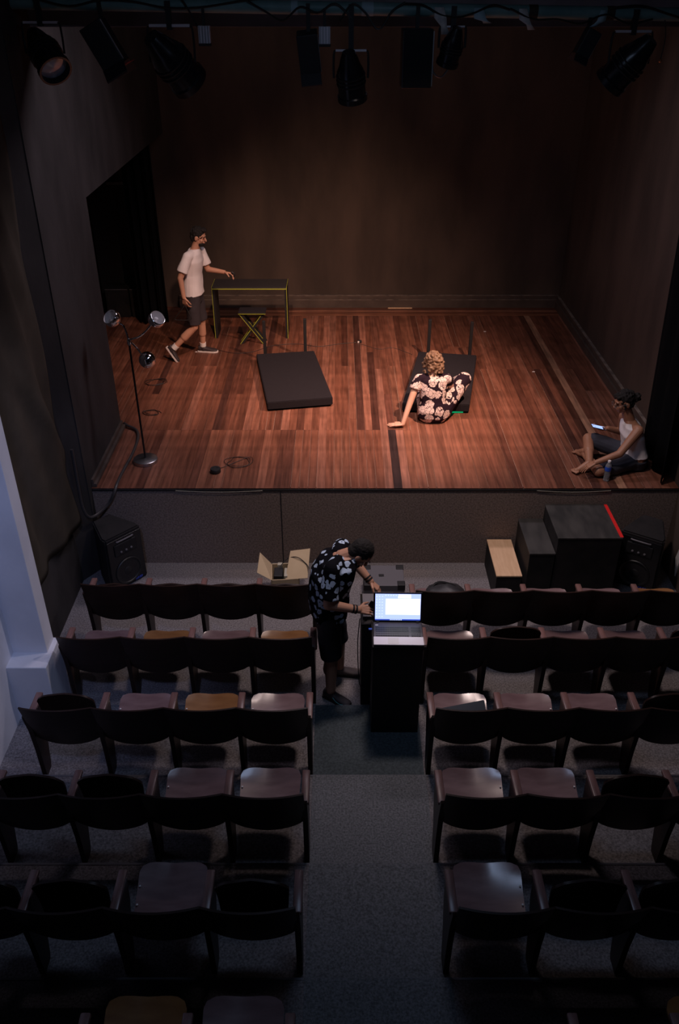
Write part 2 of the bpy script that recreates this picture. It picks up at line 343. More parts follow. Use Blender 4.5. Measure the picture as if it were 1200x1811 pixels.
back_me = keep(chair_back_bm(), 'backrest', M['chair_wood']); sup_me = keep(support_bm(), 'leg', M['chair_wood'], False); arm_me = keep(arm_bm(), 'armrest', M['arm_wood'])
scr_me = keep(lathe(NB(), [(.0065, 0), (.0065, .002), (.003, .004)], 8), 'screw', M['shade_white'])
rail_me = keep(box(NB(), -.235, .235, .06, .10, .37, .40, .004), 'seat_rail', M['chair_wood'], False)
def child(name, me, par, loc=(0, 0, 0), rx=0):
    o = bpy.data.objects.new(name, me); col.objects.link(o); o.parent = par; o.location = loc; o.rotation_euler = (rx, 0, 0); return o
ORD = {0: 'beside the centre aisle', 1: 'second from the aisle', 2: 'third from the aisle', 3: 'fourth from the aisle', 4: 'fifth from the aisle'}
ROWN = ['front row', 'second row', 'third row', 'fourth row', 'fifth row', 'rearmost visible row']
def chair(x0, x1, y, z, up, colr, row, side, idx, leftarm=True, rightarm=False, sup=True):
    p = x1-x0; cx = (x0+x1)/2; sx = p/.505
    lab = '%s wooden theatre chair, %s block, %s, %s' % ('seat-up dark' if up else ('orange-seated' if colr == 'seat_orange' else 'seat-down brown'), side, ROWN[row], ORD[idx])
    t = empty('theatre_chair', (cx, y, z), 0, lab, 'chair', 'theatre chairs in the auditorium rows')
    b = child('backrest', back_me, t); b.scale = (sx, 1, 1)
    child('seat_rail', rail_me, t)
    if up: s = child('seat', seat_me['chair_wood'], t, (0, .115, .40), math.radians(108 if row == 0 else 94))
    else:
        s = child('seat', seat_me[colr], t, (0, .05, .415), math.radians(3.5))
        for q in ((.185, .12), (.19, .235)) if side == 'right' else ((-.185, .12), (-.19, .235)): child('screw', scr_me, s, (q[0], q[1], .006))
    hx = p/2
    if leftarm: child('leg', sup_me, t, (-hx, 0, 0)); child('armrest', arm_me, t, (-hx, 0, 0))
    if rightarm: child('leg', sup_me, t, (hx, 0, 0)); child('armrest', arm_me, t, (hx, 0, 0))
U, Dn, O = (1, 'chair_wood'), (0, 'seat_wood'), (0, 'seat_orange')
Yrow = [5.89, 5.225, 4.365, 3.55, 2.745, 1.90]; Zrow = [0, 0, R_, 2*R_, 3*R_, 4*R_]
# left rows: aisle chair first, right rows: aisle chair first
LR = [[U, U, U, U], [O, Dn, O, Dn], [Dn, O, Dn, U], [Dn, Dn, U, U], [U, Dn, U, U], [Dn, O, U]]
LX = [-.225, -.220, -.223, -.221, -.234, -.24]; LP = [.505, .51, .51, .505, .51, .5]
RR = [[Dn, Dn, Dn, Dn, O], [Dn, U, Dn, Dn, U], [Dn, Dn, Dn, U], [Dn, Dn, U, U], [Dn, U, U], [U, O]]
RX = [.655, .705, .68, .656, .632, 1.135]; RP = [.503, .50, .505, .505, .51, .5]
for r in range(6):
    for i, (u, c) in enumerate(LR[r]):
        x1 = LX[r]-i*LP[r]; chair(x1-LP[r], x1, Yrow[r]+(.03 if r == 0 else 0), Zrow[r], u, c, r, 'left', i, True, i == 0)
    for i, (u, c) in enumerate(RR[r]):
        x0 = RX[r]+i*RP[r]; chair(x0, x0+RP[r], Yrow[r]-(.06 if r == 0 else 0), Zrow[r], u, c, r, 'right', i, True, i == len(RR[r])-1 and r in (0, 1))
# ================================================================ STAGE THINGS
def platform(label, corners, zt=S+.12):
    # corners BL, BR, FR, FL ; local frame
    c = sum((V(q) for q in corners), V((0, 0)))/4
    t = empty('low_platform', (c.x, c.y, S), 0, label, 'platform', 'black platforms on the stage')
    L = [(q[0]-c.x, q[1]-c.y) for q in corners]
    bm = prism(NB(), L, .022, zt-S, 'z'); bmesh.ops.bevel(bm, geom=bm.edges[:], offset=.008, segments=2, affect='EDGES')
    obj('deck', bm, M['fabric_black'], t, smooth=True)
    for q in L:
        obj('foot', box(NB(), q[0]*.85-.03, q[0]*.85+.03, q[1]*.85-.03, q[1]*.85+.03, 0, .024), M['matte_black'], t)
    return t, c
tl, c1 = platform('black low platform on the left, nothing on it, two posts at its head', [(-1.115, 10.626), (-.344, 10.749), (-.081, 9.232), (-.858, 9.088)])
tr, c2 = platform('black low platform on the right, floral-dressed woman sitting before it', [(1.068, 10.72), (1.834, 10.586), (1.534, 9.035), (.742, 9.066)])
for t, c, P in ((tl, c1, ((-1.0, 10.66), (-.462, 10.745))), (tr, c2, ((1.20, 10.715), (1.745, 10.62)))):
    for q in P: obj('post', box(NB(), q[0]-c.x-.02, q[0]-c.x+.02, q[1]-c.y-.0, q[1]-c.y+.04, 0, .56, .003), M['matte_black'], t)
g = obj('green_light_bar', box(NB(), 1.05, 1.47, 9.06, 9.08, S+.001, S+.016), M['green_led']); tag(g, 'glowing green light strip under front edge of right platform', 'light')
# table
t = empty('side_table', (-1.26, 11.72, S), 0, 'narrow black table with yellow-green edges near the back wall', 'table')
obj('tabletop', box(NB(), -.52, .52, -.19, .19, .715, .745), M['table_top'], t)
for sx in (-1, 1):
    l = obj('leg', box(NB(), sx*.505-.016, sx*.505+.016, -.188, .188, 0, .715), M['matte_black'], t)
    obj('edge_strip', box(NB(), sx*.521-.003, sx*.521+.003, -.192, -.186, 0, .745), M['yellow_edge'], l)
e = box(NB(), -.522, .522, -.194, -.19, .712, .724); box(e, -.524, -.52, -.19, .19, .735, .748); box(e, .52, .524, -.19, .19, .735, .748)
obj('edge_strip', e, M['yellow_edge'], t)
# stool
t = empty('folding_stool', (-1.215, 11.38, S), 0, 'black cross-legged folding stool with yellow edges beside the table', 'stool')
bm = box(NB(), -.19, .19, -.11, .11, .445, .475, .008); obj('seat', bm, M['fabric_black'], t)
for sx, yy in ((1, -.07), (-1, -.07), (1, .07), (-1, .07)):
    dy = .008*sx
    l = prism(NB(), [(-.165*sx-.022, 0), (-.165*sx+.022, 0), (.165*sx+.022, .445), (.165*sx-.022, .445)], yy-.008+dy, yy+.008+dy, 'y')
    lo = obj('leg', l, M['matte_black'], t)
    obj('edge_strip', prism(NB(), [(-.165*sx-.025, 0), (-.165*sx-.017, 0), (.165*sx-.017, .445), (.165*sx-.025, .445)], yy-.012+dy, yy+.01+dy, 'y'), M['yellow_edge'], lo)
obj('edge_strip', box(NB(), -.19, .19, -.116, -.11, .446, .452), M['yellow_edge'], t)
# chrome lamp
t = empty('floor_lamp', (-2.07, 7.86, S), 0, 'chrome three-headed floor lamp on round base at stage left front', 'lamp')
obj('base', lathe(NB(), [(.0, .001), (.128, .001), (.130, .012), (.128, .036), (.12, .042), (.0, .046)], 32), M['steel'], t, smooth=True)
obj('pole', lathe(NB(), [(.011, .04), (.011, 1.33)], 10), M['gloss_black'], t, smooth=True)
obj('collar', lathe(NB(), [(.016, 1.31), (.02, 1.33), (.02, 1.36), (.008, 1.38)], 12), M['chrome'], t, smooth=True)
for (end, opn, mid) in (((-.14, .02, 1.575), (-.45, -.55, .7), (-.03, .0, 1.50)), ((.285, .05, 1.555), (.6, -.4, .65), (.13, 0, 1.41)), ((.165, -.03, 1.165), (.1, .9, -.3), (.08, -.01, 1.27))):
    e = V(end); d = V(opn).normalized()
    obj('arm', tube(NB(), [(0, 0, 1.36), mid, e-d*.06], .009, 8, 6), M['chrome'], t, smooth=True)
    Mx = Matrix.Translation(e) @ d.to_track_quat('Z', 'Y').to_matrix().to_4x4()
    R0 = .084; prof = [(R0*math.sin(a), -R0*math.cos(a)) for a in [q*PI*.64/10 for q in range(11)]]; prof[0] = (.004, -R0)
    ins = [(r*.95, z*.95) for r, z in prof[::-1]]
    hd = obj('lamp_shade', lathe(NB(), prof+ins[:1], 24, Mx, False), M['chrome'], t, smooth=2)
    obj('inner_reflector', lathe(NB(), ins, 24, Mx, False), M['shade_white'], hd, smooth=2)
    obj('bulb', ball(NB(), e+d*-.005, .022, seg=12), M['shade_white'], hd, smooth=2)
# hose, cables
h = NB(); tube(h, [(-2.49, 8.74, S+.02), (-2.43, 8.66, S+.03), (-2.31, 8.56, S+.02), (-2.255, 8.36, S+.018), (-2.24, 8.03, S+.018), (-2.26, 7.6, S+.018), (-2.26, 7.33, S+.02), (-2.28, 7.255, S-.04), (-2.33, 7.24, .80), (-2.40, 7.19, .74), (-2.46, 7.11, .72), (-2.50, 7.04, .75), (-2.53, 7.02, .84), (-2.545, 7.03, 1.0), (-2.55, 7.06, 1.5)], .016, 8, 5)
tag(obj('hose', h, M['hose_rubber'], smooth=True), 'thick black cable looping over the left stage edge beside wall', 'cable')
def cable(name, pts, r, label, m='rubber', cat='cable'):
    return tag(obj(name, tube(NB(), pts, r, 6, 5), M[m], smooth=True), label, cat)
def coil(cx, cy, z, R, turns, seed, tail=None, r=.003):
    random.seed(seed); P = []
    for k in range(int(turns*7)):
        a = k/7*2*PI; rr = R*(.75+.45*random.random()); P.append((cx+rr*math.cos(a)*1.1+random.uniform(-.02, .02), cy+rr*math.sin(a)*.9, z+.0015*k*.5))
    return P+(tail or [])
cable('power_cable', coil(-1.08, 7.84, S+.004, .12, 2.4, 3, None)+[(-1.2, 7.75, S+.004), (-1.26, 7.68, S+.02)], .0028, 'thin dark cable coiled loosely beside round black puck')
pk = lathe(NB(), [(.0, .001), (.052, .001), (.055, .006), (.055, .042), (.05, .048), (.03, .048), (.028, .044), (.0, .044)], 20)
tag(obj('adapter_puck', pk, M['matte_black'], smooth=True, loc=(-1.295, 7.63, S)), 'round black adapter puck lying near the front stage edge', 'adapter')
cable('tangled_cable', coil(-2.22, 9.05, S+.004, .09, 2, 8), .0035, 'small tangle of dark cable on floor behind lamp pole')
cable('loose_wire', coil(-2.34, 9.95, S+.004, .11, 2.5, 5), .003, 'faint dark wire loops by left wall beyond the lamp')
cable('floor_cable', [(-1.75, 11.1, S+.004), (-1.45, 10.95, S+.004), (-1.2, 11.0, S+.004), (-.95, 11.22, S+.004), (-.6, 11.3, S+.004), (-.3, 11.2, S+.004), (0, 11.3, S+.004), (.24, 11.36, S+.004)], .0035, 'thin dark cable snaking across the stage behind left platform')
cable('floor_wire', [(.3, 11.3, S+.004), (.55, 11.1, S+.004), (.75, 11.15, S+.004), (1.0, 10.9, S+.004)], .0025, 'pale wire curving toward the right platform head', 'hose_rubber')
t = empty('cable_connector', (.285, 11.36, S), 0, 'small black and white plug lying mid stage towards back', 'plug')
obj('plug_body', box(NB(), -.03, .03, -.02, .02, .001, .035, .006), M['matte_black'], t); obj('plug_face', box(NB(), -.028, -.005, -.024, -.018, .004, .03), M['sole_white'], t)
for q, (px, py, nm, lb) in enumerate([(1.95, 11.85, 'paper_scrap', 'tiny white scrap on stage floor above right platform, nearer centre'), (2.13, 11.8, 'paper_scrap', 'tiny white scrap on stage floor above right platform, nearer wall'), (2.55, 10.3, 'paper_scrap', 'tiny white scrap on stage floor between platform and right wall'), (-1.98, 11.0, 'paper_scrap', 'small white scrap between the lamp heads and walking man')]):
    bm = prism(NB(), [(-.02, -.01), (.015, -.014), (.02, .008), (-.01, .012)], .001, .006, 'z'); tag(obj(nm, bm, M['sole_white'], loc=(px, py, S)), lb, 'scrap')
bm = box(NB(), -.19, .19, -.012, .012, 0, .012, .003); tag(obj('wood_strip', bm, M['ply'], loc=(.95, 12.84, S)), 'short pale wooden strip against the back skirting', 'strip')
# water bottle
t = empty('water_bottle', (2.74, 7.46, S), 0, 'clear water bottle with blue label beside the sitting man', 'bottle')
obj('bottle_body', lathe(NB(), [(0, .001), (.028, .001), (.032, .01), (.030, .05), (.032, .06), (.030, .1), (.032, .12), (.032, .165), (.024, .19), (.013, .205), (.013, .215), (0, .216)], 20), M['bottle_plastic'], t, smooth=True)
obj('bottle_label', lathe(NB(), [(.0328, .118), (.0332, .12), (.0332, .162), (.0328, .164)], 20, None, False), M['blue_plastic'], t, smooth=True)
obj('bottle_cap', lathe(NB(), [(0, .212), (.016, .212), (.016, .23), (.013, .232), (0, .232)], 16), M['shade_white'], t, smooth=True)
# wing: cubes, tall panel, drapes
for k, x in enumerate((-3.36, -2.99)):
    t = empty('black_cube', (x, 12.6, S), 0, 'black cube in the left wing, '+('left one of the pair' if k == 0 else 'right one of the pair, next to curtain'), 'box', 'black cubes in the wing')
    obj('cube_body', box(NB(), -.175, .175, -.17, .17, 0, .43, .008), M['black_paint'], t)
    obj('top_edge', box(NB(), -.17, .17, -.174, -.168, .424, .432), M['case_grey'], t)
t = empty('stage_flat', (-3.3, 12.84, S), 0, 'tall black flat standing behind the two wing cubes', 'panel')
obj('panel', box(NB(), -.38, .33, -.03, .03, 0, 1.88, .003), M['matte_black'], t); obj('top_batten', box(NB(), -.08, .31, -.05, -.03, 1.85, 1.89), M['case_grey'], t)
def drape(name, P, label, folds, amp, m, u=40, vv=14, cat='curtain', thick=.008, sharp=1.0):
    """P(s,t) -> point, n(s) fold offset along given dir"""
    bm = NB(); G = [[bm.verts.new(P(i/u, j/vv)) for i in range(u+1)] for j in range(vv+1)]
    for j in range(vv):
        for i in range(u): bm.faces.new((G[j][i], G[j][i+1], G[j+1][i+1], G[j+1][i]))
    o = obj(name, bm, M[m], smooth=2); md = o.modifiers.new('s', 'SOLIDIFY'); md.thickness = thick
    return tag(o, label, cat)
drape('wing_curtain', lambda s, t: V((-2.98+s*.42-.10*(1-t)*(1-s)*0+.0, 12.15+.045*math.sin(s*22)+.02*math.sin(s*51), S+.02+t*2.5)), 'black curtain hanging at the back of left wing opening', 6, .05, 'velvet')
drape('side_curtain', lambda s, t: V((3.14+.20*(1-t)*(1-s*.2)-.02+.035*math.sin(s*17+.4)+.03*s, 7.36+.82*(1-s), S+.02+t*5.1)), 'black curtain hanging at the front right corner of stage', 6, .05, 'velvet', 60)
drape('right_leg_curtain', lambda s, t: V((3.30+.03*math.sin(s*25), 6.4+.8*s, .6+t*5.4)), 'black curtain beside the right wall in front of stage', 6, .05, 'velvet', 50) if False else None
def clothP(s, t):
    y0, y1 = 5.38, 7.0-.04*math.sin(t*7); y = y0+(y1-y0)*s
    zb = .80+.04*math.sin(s*5)-.03*s; z = zb+(4.44-zb)*t
    f = .03*math.sin(9*s+4*t)+.02*math.sin((s*1.6+t)*13)+.06*math.exp(-((s*.9-(1-t)*1.6+.35)/.07)**2)*(1-t)
    return V((XL+.055+f, y, z))
drape('wall_cloth', clothP, 'large brownish black cloth hanging in folds on left wall', 6, .05, 'drape', 50, 50, 'cloth')
cable('wall_cable', [(XL+.04, 6.6, 4.9), (XL+.05, 6.8, 4.7), (XL+.06, 6.97, 4.5), (XL+.05, 7.0, 4.38)], .012, 'short black cord at top corner of the wall cloth')
# ================================================================ FRONT FLOOR THINGS
def speaker(loc, rz, label):
    t = empty('loudspeaker', loc, rz, label, 'speaker', 'black loudspeakers at the foot of the stage')
    # front faces -Y ; trapezoid plan
    plan = [(-.22, -.19), (.22, -.19), (.225, -.13), (.11, .17), (-.11, .17), (-.225, -.13)]
    bm = prism(NB(), plan, .0, .67, 'z')
    for v in bm.verts:
        if v.co.z > .5 and v.co.y < 0: v.co.z -= .035
        if v.co.z > .5: v.co.x *= .93
    bmesh.ops.bevel(bm, geom=bm.edges[:], offset=.014, segments=2, affect='EDGES')
    obj('cabinet', bm, M['black_paint'], t, smooth=True)
    bm = box(NB(), -.2, .2, -.203, -.188, .03, .60, .006); obj('baffle', bm, M['gloss_black'], t)
    RX90 = Matrix.Rotation(PI/2, 4, 'X')
    def onf(prof, x, z, nm, m, n=28): return obj(nm, lathe(NB(), prof, n, Matrix.Translation((x, -.2, z)) @ RX90, True), m, t, smooth=True)
    onf([(.15, 0), (.155, .008), (.148, .016), (.135, .012), (.13, .004), (.05, -.0), (.04, .01), (.0, .014)], 0, .19, 'woofer', M['rubber'])
    h = NB(); box(h, -.13, .13, -.215, -.2, .41, .545, .01); obj('horn', h, M['matte_black'], t)
    for x in (-.06, .0, .06): obj('knob', lathe(NB(), [(.012, 0), (.012, .01), (.006, .014)], 10, Matrix.Translation((x, -.214, .45)) @ RX90), M['case_grey'], t)
    obj('handle', tube(NB(), [(-.09, -.2, .575), (-.08, -.225, .585), (.08, -.225, .585), (.09, -.2, .575)], .008, 6, 3), M['case_grey'], t, smooth=True)
    lg = NB()
    for k, x in enumerate((-.035, -.014, .010, .03)):
        s = len(lg.verts); box(lg, x, x+.013, -.212, -.203, .035, .055)
        lg.verts.ensure_lookup_table()
        for v in lg.verts[s:]: v.co.x += (v.co.z-.045)*.4
    lb = obj('badge', lg, M['logo_blue'], t); lb['label'] = 'small blue slanted letter badge'
    lb.location.x = .10
    return t
speaker((-2.30, 7.05, 0), math.radians(48), 'black loudspeaker on the floor beside left wall under the cable loop')
sp = speaker((3.10, 7.03, 0), math.radians(-33), 'black loudspeaker in the right corner beside the red-taped steps')
def stepbox(x0, x1, y0, y1, z, label, top, nm='step_box'):
    t = empty(nm, ((x0+x1)/2, (y0+y1)/2, 0), 0, label, 'step'); hx, hy = (x1-x0)/2, (y1-y0)/2
    obj('body', box(NB(), -hx, hx, -hy+.004, hy, 0, z-.018, .003), M['black_paint'], t)
    obj('top_board', box(NB(), -hx-.004, hx+.004, -hy, hy+.002, z-.018, z, .004), M[top], t); return t
stepbox(1.548, 1.795, 6.63, 7.27, .325, 'small step box with bare pale plywood top left of black steps', 'ply')
stepbox(1.845, 2.09, 6.64, 7.27, .585, 'middle black step box between plywood step and tallest box', 'step_top')
t = stepbox(2.10, 2.715, 6.65, 7.27, .76, 'tallest black step box with red tape along its right edge', 'step_top')
obj('red_tape', box(NB(), .285, .318, -.30, .30, .7605, .763), M['red_tape'], t)
# cardboard box with adaptors
t = empty('cardboard_box', (-.545, 6.78, 0), math.radians(4), 'open cardboard box with raised flaps in front of first-row seats', 'box')
b = NB(); box(b, -.14, .14, -.14, -.13, 0, .27); box(b, -.14, .14, .13, .14, 0, .27); box(b, -.14, -.13, -.14, .14, 0, .27); box(b, .13, .14, -.14, .14, 0, .27); box(b, -.14, .14, -.14, .14, 0, .01)
obj('carton', b, M['cardboard'], t)
b = NB(); s0 = prism(b, [(0, 0), (.0, .28), (.005, .28), (.005, 0)], 0, .001, 'z') if False else None
b = NB(); A = [b.verts.new(q) for q in ((-.135, -.14, .27), (-.135, .14, .27), (-.24, .10, .44), (-.27, -.13, .36))]; b.faces.new(A)
r = bmesh.ops.extrude_face_region(b, geom=b.faces[:]); [setattr(v, 'co', v.co+V((-.004, 0, .004))) for v in r['geom'] if isinstance(v, bmesh.types.BMVert)]
obj('flap', b, M['cardboard'], t)
b = NB(); A = [b.verts.new(q) for q in ((.0, -.14, .27), (.06, .14, .42), (.26, .14, .44), (.22, -.14, .28))]; b.faces.new(A)
r = bmesh.ops.extrude_face_region(b, geom=b.faces[:]); [setattr(v, 'co', v.co+V((0, .002, -.005))) for v in r['geom'] if isinstance(v, bmesh.types.BMVert)]
obj('flap', b, M['cardboard'], t)
b = NB(); box(b, -.11, -.02, -.10, .05, .02, .285, .008); o = obj('power_adaptor', b, M['matte_black'], loc=(-.545, 6.78, 0)); tag(o, 'black power adaptor inside the open cardboard box', 'adaptor')
b = NB(); box(b, -.005, .03, -.12, .02, .02, .30, .004); box(b, -.08, -.03, .055, .10, .02, .31, .006); o = obj('socket_block', b, M['plastic_beige'], loc=(-.545, 6.78, 0)); tag(o, 'beige socket block inside the open cardboard box', 'socket')
cable('box_cable', [(-.60, 6.80, .31), (-.52, 6.86, .37), (-.42, 6.84, .40), (-.33, 6.78, .36), (-.30, 6.70, .36)], .004, 'dark cable draped over the flap of the cardboard box')
# grey equipment case in front of row 1
t = empty('equipment_case', (.44, 6.70, 0), 0, 'grey flat-lidded equipment case with black corners beyond laptop', 'case')
obj('case_body', box(NB(), -.2, .2, -.17, .17, 0, .28, .006), M['case_grey'], t)
for sx, sy in ((-1, -1), (1, -1), (1, 1), (-1, 1)): obj('corner_cap', box(NB(), sx*.165-.038, sx*.165+.038, sy*.135-.038, sy*.135+.038, .22, .287, .006), M['matte_black'], t)
obj('latch', box(NB(), -.05, .0, -.02, .01, .28, .29, .003), M['matte_black'], t)
# bag on the seat
b = ball(NB(), (.98, 6.16, .475), (.19, .15, .065)); 
for v in b.verts: v.co += noise.noise_vector(v.co*9)*.02
t = tag(obj('black_bag', b, M['bag'], smooth=2), 'crumpled black bag on first-row seat right of the laptop', 'bag')
obj('bag_strap', tube(NB(), [(.84, 6.2, .50), (.92, 6.25, .535), (1.02, 6.22, .54), (1.11, 6.2, .50)], .01, 6, 5), M['rubber'], t, smooth=True)
# tablet sleeve leaning on seat (row three right, aisle)
b = box(NB(), -.17, .17, -.014, .014, 0, .21, .010)
for v in b.verts:
    if v.co.z > .15 and v.co.x < 0: v.co.z -= .05
o = obj('tablet_sleeve', b, M['tablet'], smooth=True, loc=(.945, 4.44, R_+.45)); o.rotation_euler = (math.radians(-66), 0, math.radians(3))
tag(o, 'dark blue-grey sleeve lying on third-row seat beside the aisle', 'sleeve')
# ================================================================ PODIUM + LAPTOP
t = empty('lectern', (.445, 5.0, R_), 0, 'tall narrow black pedestal in the aisle under the laptop', 'pedestal')
obj('pedestal_body', box(NB(), -.19, .19, -.19, .105, .0, .895, .003), M['matte_black'], t)
obj('pedestal_top', box(NB(), -.197, .197, -.198, .115, .895, .925, .004), M['black_paint'], t)
t = empty('lighting_cabinet', (.38, 5.41, 0), 0, 'second black cabinet just behind the laptop pedestal', 'cabinet')
obj('cabinet_body', box(NB(), -.20, .24, -.20, .19, 0, .88, .004), M['matte_black'], t)
obj('cabinet_top', box(NB(), -.205, .245, -.205, .195, .88, .90, .003), M['black_paint'], t)
t = empty('mixing_console', (.30, 5.40, .90), 0, 'small dark lighting console on cabinet beside the technician', 'console')
obj('console_body', prism(NB(), [(-.13, 0), (.13, 0), (.13, .06), (-.13, .03)], -.11, .10), M['case_grey'], t)
for k in range(6): obj('fader', box(NB(), -.09+k*.034, -.078+k*.034, -.04, -.02, .04, .06, .002), M['matte_black'], t)
tag(obj('usb_stick', box(NB(), .225, .252, 4.99, 5.01, 1.018, 1.03, .002), M['blue_plastic']), 'small blue plug in the left side of the laptop', 'plug')
t = empty('laptop', (.448, 4.80, 1.015), math.radians(-1), 'open laptop with bright screen on the black pedestal', 'laptop')
def rbox(x0, x1, y0, y1, z0, z1, bv=.004): return box(NB(), x0, x1, y0, y1, z0, z1, bv)
obj('laptop_base', rbox(-.19, .19, .005, .27, .002, .022), M['laptop_grey'], t)
obj('palm_rest', rbox(-.19, .19, .003, .095, .014, .0245, .003), M['laptop_palm'], t)
obj('touchpad', rbox(-.08, .0, .012, .082, .0245, .0255, .0005), M['shade_white'], t)
kb = NB()
for r in range(5):
    for k in range(19):
        if k == 14: continue
        box(kb, -.172+k*.0182, -.172+k*.0182+.0155, .105+r*.023, .105+r*.023+.019, .022, .0262)
o = obj('keyboard', kb, M['keys'], t); o['kind'] = 'stuff'
obj('sticker', rbox(-.175, -.152, .228, .236, .022, .0232, .0003), M['shade_white'], t)
scr = obj('screen_lid', rbox(-.19, .19, -.004, .006, 0, .25, .004), M['screen_bezel'], t); scr.location = (0, .272, .02); scr.rotation_euler = (math.radians(-16), 0, 0)
def sp_(nm, x0, x1, z0, z1, m, k=0): return obj(nm, box(NB(), x0, x1, -.0055-.0004*k, -.0038, z0, z1), M[m], scr)
sp_('screen', -.176, .176, .018, .238, 'screen_blue')
sp_('window_pane', -.095, .173, .066, .198, 'screen_white', 1); sp_('window_pane', .0, .10, .203, .234, 'screen_white', 1)
sp_('task_bar', -.176, .176, .018, .028, 'screen_bar', 1)
ic = NB()
for a in range(3):
    for c in range(8): box(ic, -.170+a*.022, -.160+a*.022, -.0062, -.0045, .045+c*.024, .052+c*.024)
for c in range(7): box(ic, -.10+c*.02, -.09+c*.02, -.0062, -.0045, .222, .232)
for c in range(8): box(ic, -.06+c*.012, -.052+c*.012, -.0066, -.0045, .0195, .0265)
o = obj('screen_icons', ic, M['screen_icon'], scr); o['kind'] = 'stuff'
for sx in (-1, 1): obj('hinge', rbox(sx*.155-.012, sx*.155+.012, .262, .278, .018, .03, .002), M['matte_black'], t)
# ================================================================ RIG
struct('trim_4', box(NB(), -4.0, XR, 7.85, 8.0, 4.955, 5.6, .004), M['beam_paint'])
pz = lambda x: 5.093-.0155*x
t = empty('lighting_pipe', (0, 7.5, 0), 0, 'long greenish lighting pipe across the top in front of beam', 'pipe')
obj('pipe', tube(NB(), [(-2.66, 0, pz(-2.66)), (3.44, 0, pz(3.44))], .046, 16, 0), M['pipe_paint'], t, smooth=True)
for x, wd, m in ((-.37, .05, 'tape_pale'), (.17, .09, 'tape_pale'), (1.45, .07, 'drape'), (2.05, .06, 'drape')):
    obj('tape_wrap', tube(NB(), [(x, 0, pz(x)), (x+wd, 0, pz(x+wd))], .0485, 16, 0), M[m], t, smooth=True)
def ribbon(pts, wd, label, m):
    bm = NB(); A = []
    for k, p in enumerate(pts):
        q = V((wd*(.5+.2*math.sin(k*2.1)), .004*math.sin(k*3), 0)); A.append((bm.verts.new(V(p)-q), bm.verts.new(V(p)+q)))
    for a, b in zip(A, A[1:]): bm.faces.new((a[0], a[1], b[1], b[0]))
    o = obj('tape_strip', bm, M[m], smooth=2); md = o.modifiers.new('s', 'SOLIDIFY'); md.thickness = .003; tag(o, label, 'tape')
def hang(x, ln, dx): return [(x, 7.45, pz(x)+.02), (x+dx*.2, 7.44, pz(x)-.05), (x+dx*.7, 7.445, pz(x)-.05-ln*.5), (x+dx, 7.455, pz(x)-.05-ln)]
ribbon(hang(.76, .11, .06), .07, 'long white tape strip hanging from pipe right of centre', 'tape_white')
ribbon(hang(1.06, .03, .08), .07, 'short pale blue tape scrap on pipe above stage right half', 'tape_pale')
ribbon(hang(1.40, .07, .08), .06, 'crumpled beige tape end hanging from the pipe', 'tape_white')
ribbon(hang(2.02, .04, -.07), .05, 'small bluish tape tail near the far right spotlight', 'tape_pale')
random.seed(11)
def pcable(x0, x1, sags, label, r=.008, yo=-.055):
    n = len(sags); P = [(x0+(x1-x0)*k/(n-1), 7.5+yo, pz(x0)+s) for k, s in enumerate(sags)]
    cable('rig_cable', P, r, label)
pcable(-2.3, -.6, [.03, -.02, .02, .01, -.03, -.03, .0, .04], 'black cable lying along the pipe, left third')
pcable(-1.2, -1.05, [.05, -.03, -.12, -.22], 'black cable dropping to the spotlight left of centre')
pcable(-.7, .1, [.04, -.03, -.09, .0, -.04, .02, -.08], 'black cable looping on pipe just left of centre')
pcable(.0, .5, [-.08, .03, -.03, -.14, -.02, .04], 'black cable sagging below the pipe at centre')
pcable(.5, 1.3, [.04, .03, -.03, -.05, -.02, .03, .0], 'black cable running on pipe right of centre')
pcable(1.3, 2.4, [.02, -.05, -.05, -.08, -.02, -.08, -.05], 'black cable wavering under the pipe, right part')
pcable(2.1, 3.3, [.04, .05, .0, -.05, -.07, -.06, -.03], 'black cable arching over the pipe at far right')
def par_can(x, y, z, d, s, label, lens='lens', vents=True):
    """round spotlight: centre (x,y,z), aims along d, scale s"""
    t = empty('spotlight', (x, y, z), 0, label, 'spotlight', 'spotlights hanging from the pipe')
    d = V(d).normalized(); Mx = d.to_track_quat('Z', 'X').to_matrix().to_4x4()
    obj('housing', lathe(NB(), [(.0, -.20*s), (.05*s, -.20*s), (.07*s, -.15*s), (.085*s, -.10*s), (.105*s, -.06*s), (.11*s, .12*s), (.12*s, .13*s), (.12*s, .17*s), (.105*s, .17*s), (.10*s, .12*s), (.0, .11*s)], 24, Mx), M['gloss_black'], t, smooth=True)
    obj('lens', lathe(NB(), [(0, .135*s), (.07*s, .128*s), (.10*s, .122*s)], 20, Mx, False), M[lens], t, smooth=True)
    for k in range(3):
        obj('cooling_fin', lathe(NB(), [(.108*s, (-.03+.03*k)*s), (.118*s, (-.028+.03*k)*s), (.118*s, (-.02+.03*k)*s), (.108*s, (-.018+.03*k)*s)], 20, Mx, False), M['matte_black'], t)
    top = pz(x)-z
    obj('yoke', tube(NB(), [(-.135*s, 0, 0), (-.135*s, 0, .16*s), (-.10*s, 0, .19*s), (.10*s, 0, .19*s), (.135*s, 0, .16*s), (.135*s, 0, 0)], .009, 6, 2), M['matte_black'], t, smooth=True)
    obj('clamp', box(NB(), -.02, .02, -.02, .02, .17*s, top+(7.5-y)*0+.03), M['matte_black'], t)
    obj('clamp_plate', box(NB(), -.12*s, .12*s, -.015, .015, .185*s, .20*s), M['alu'], t)
    return t
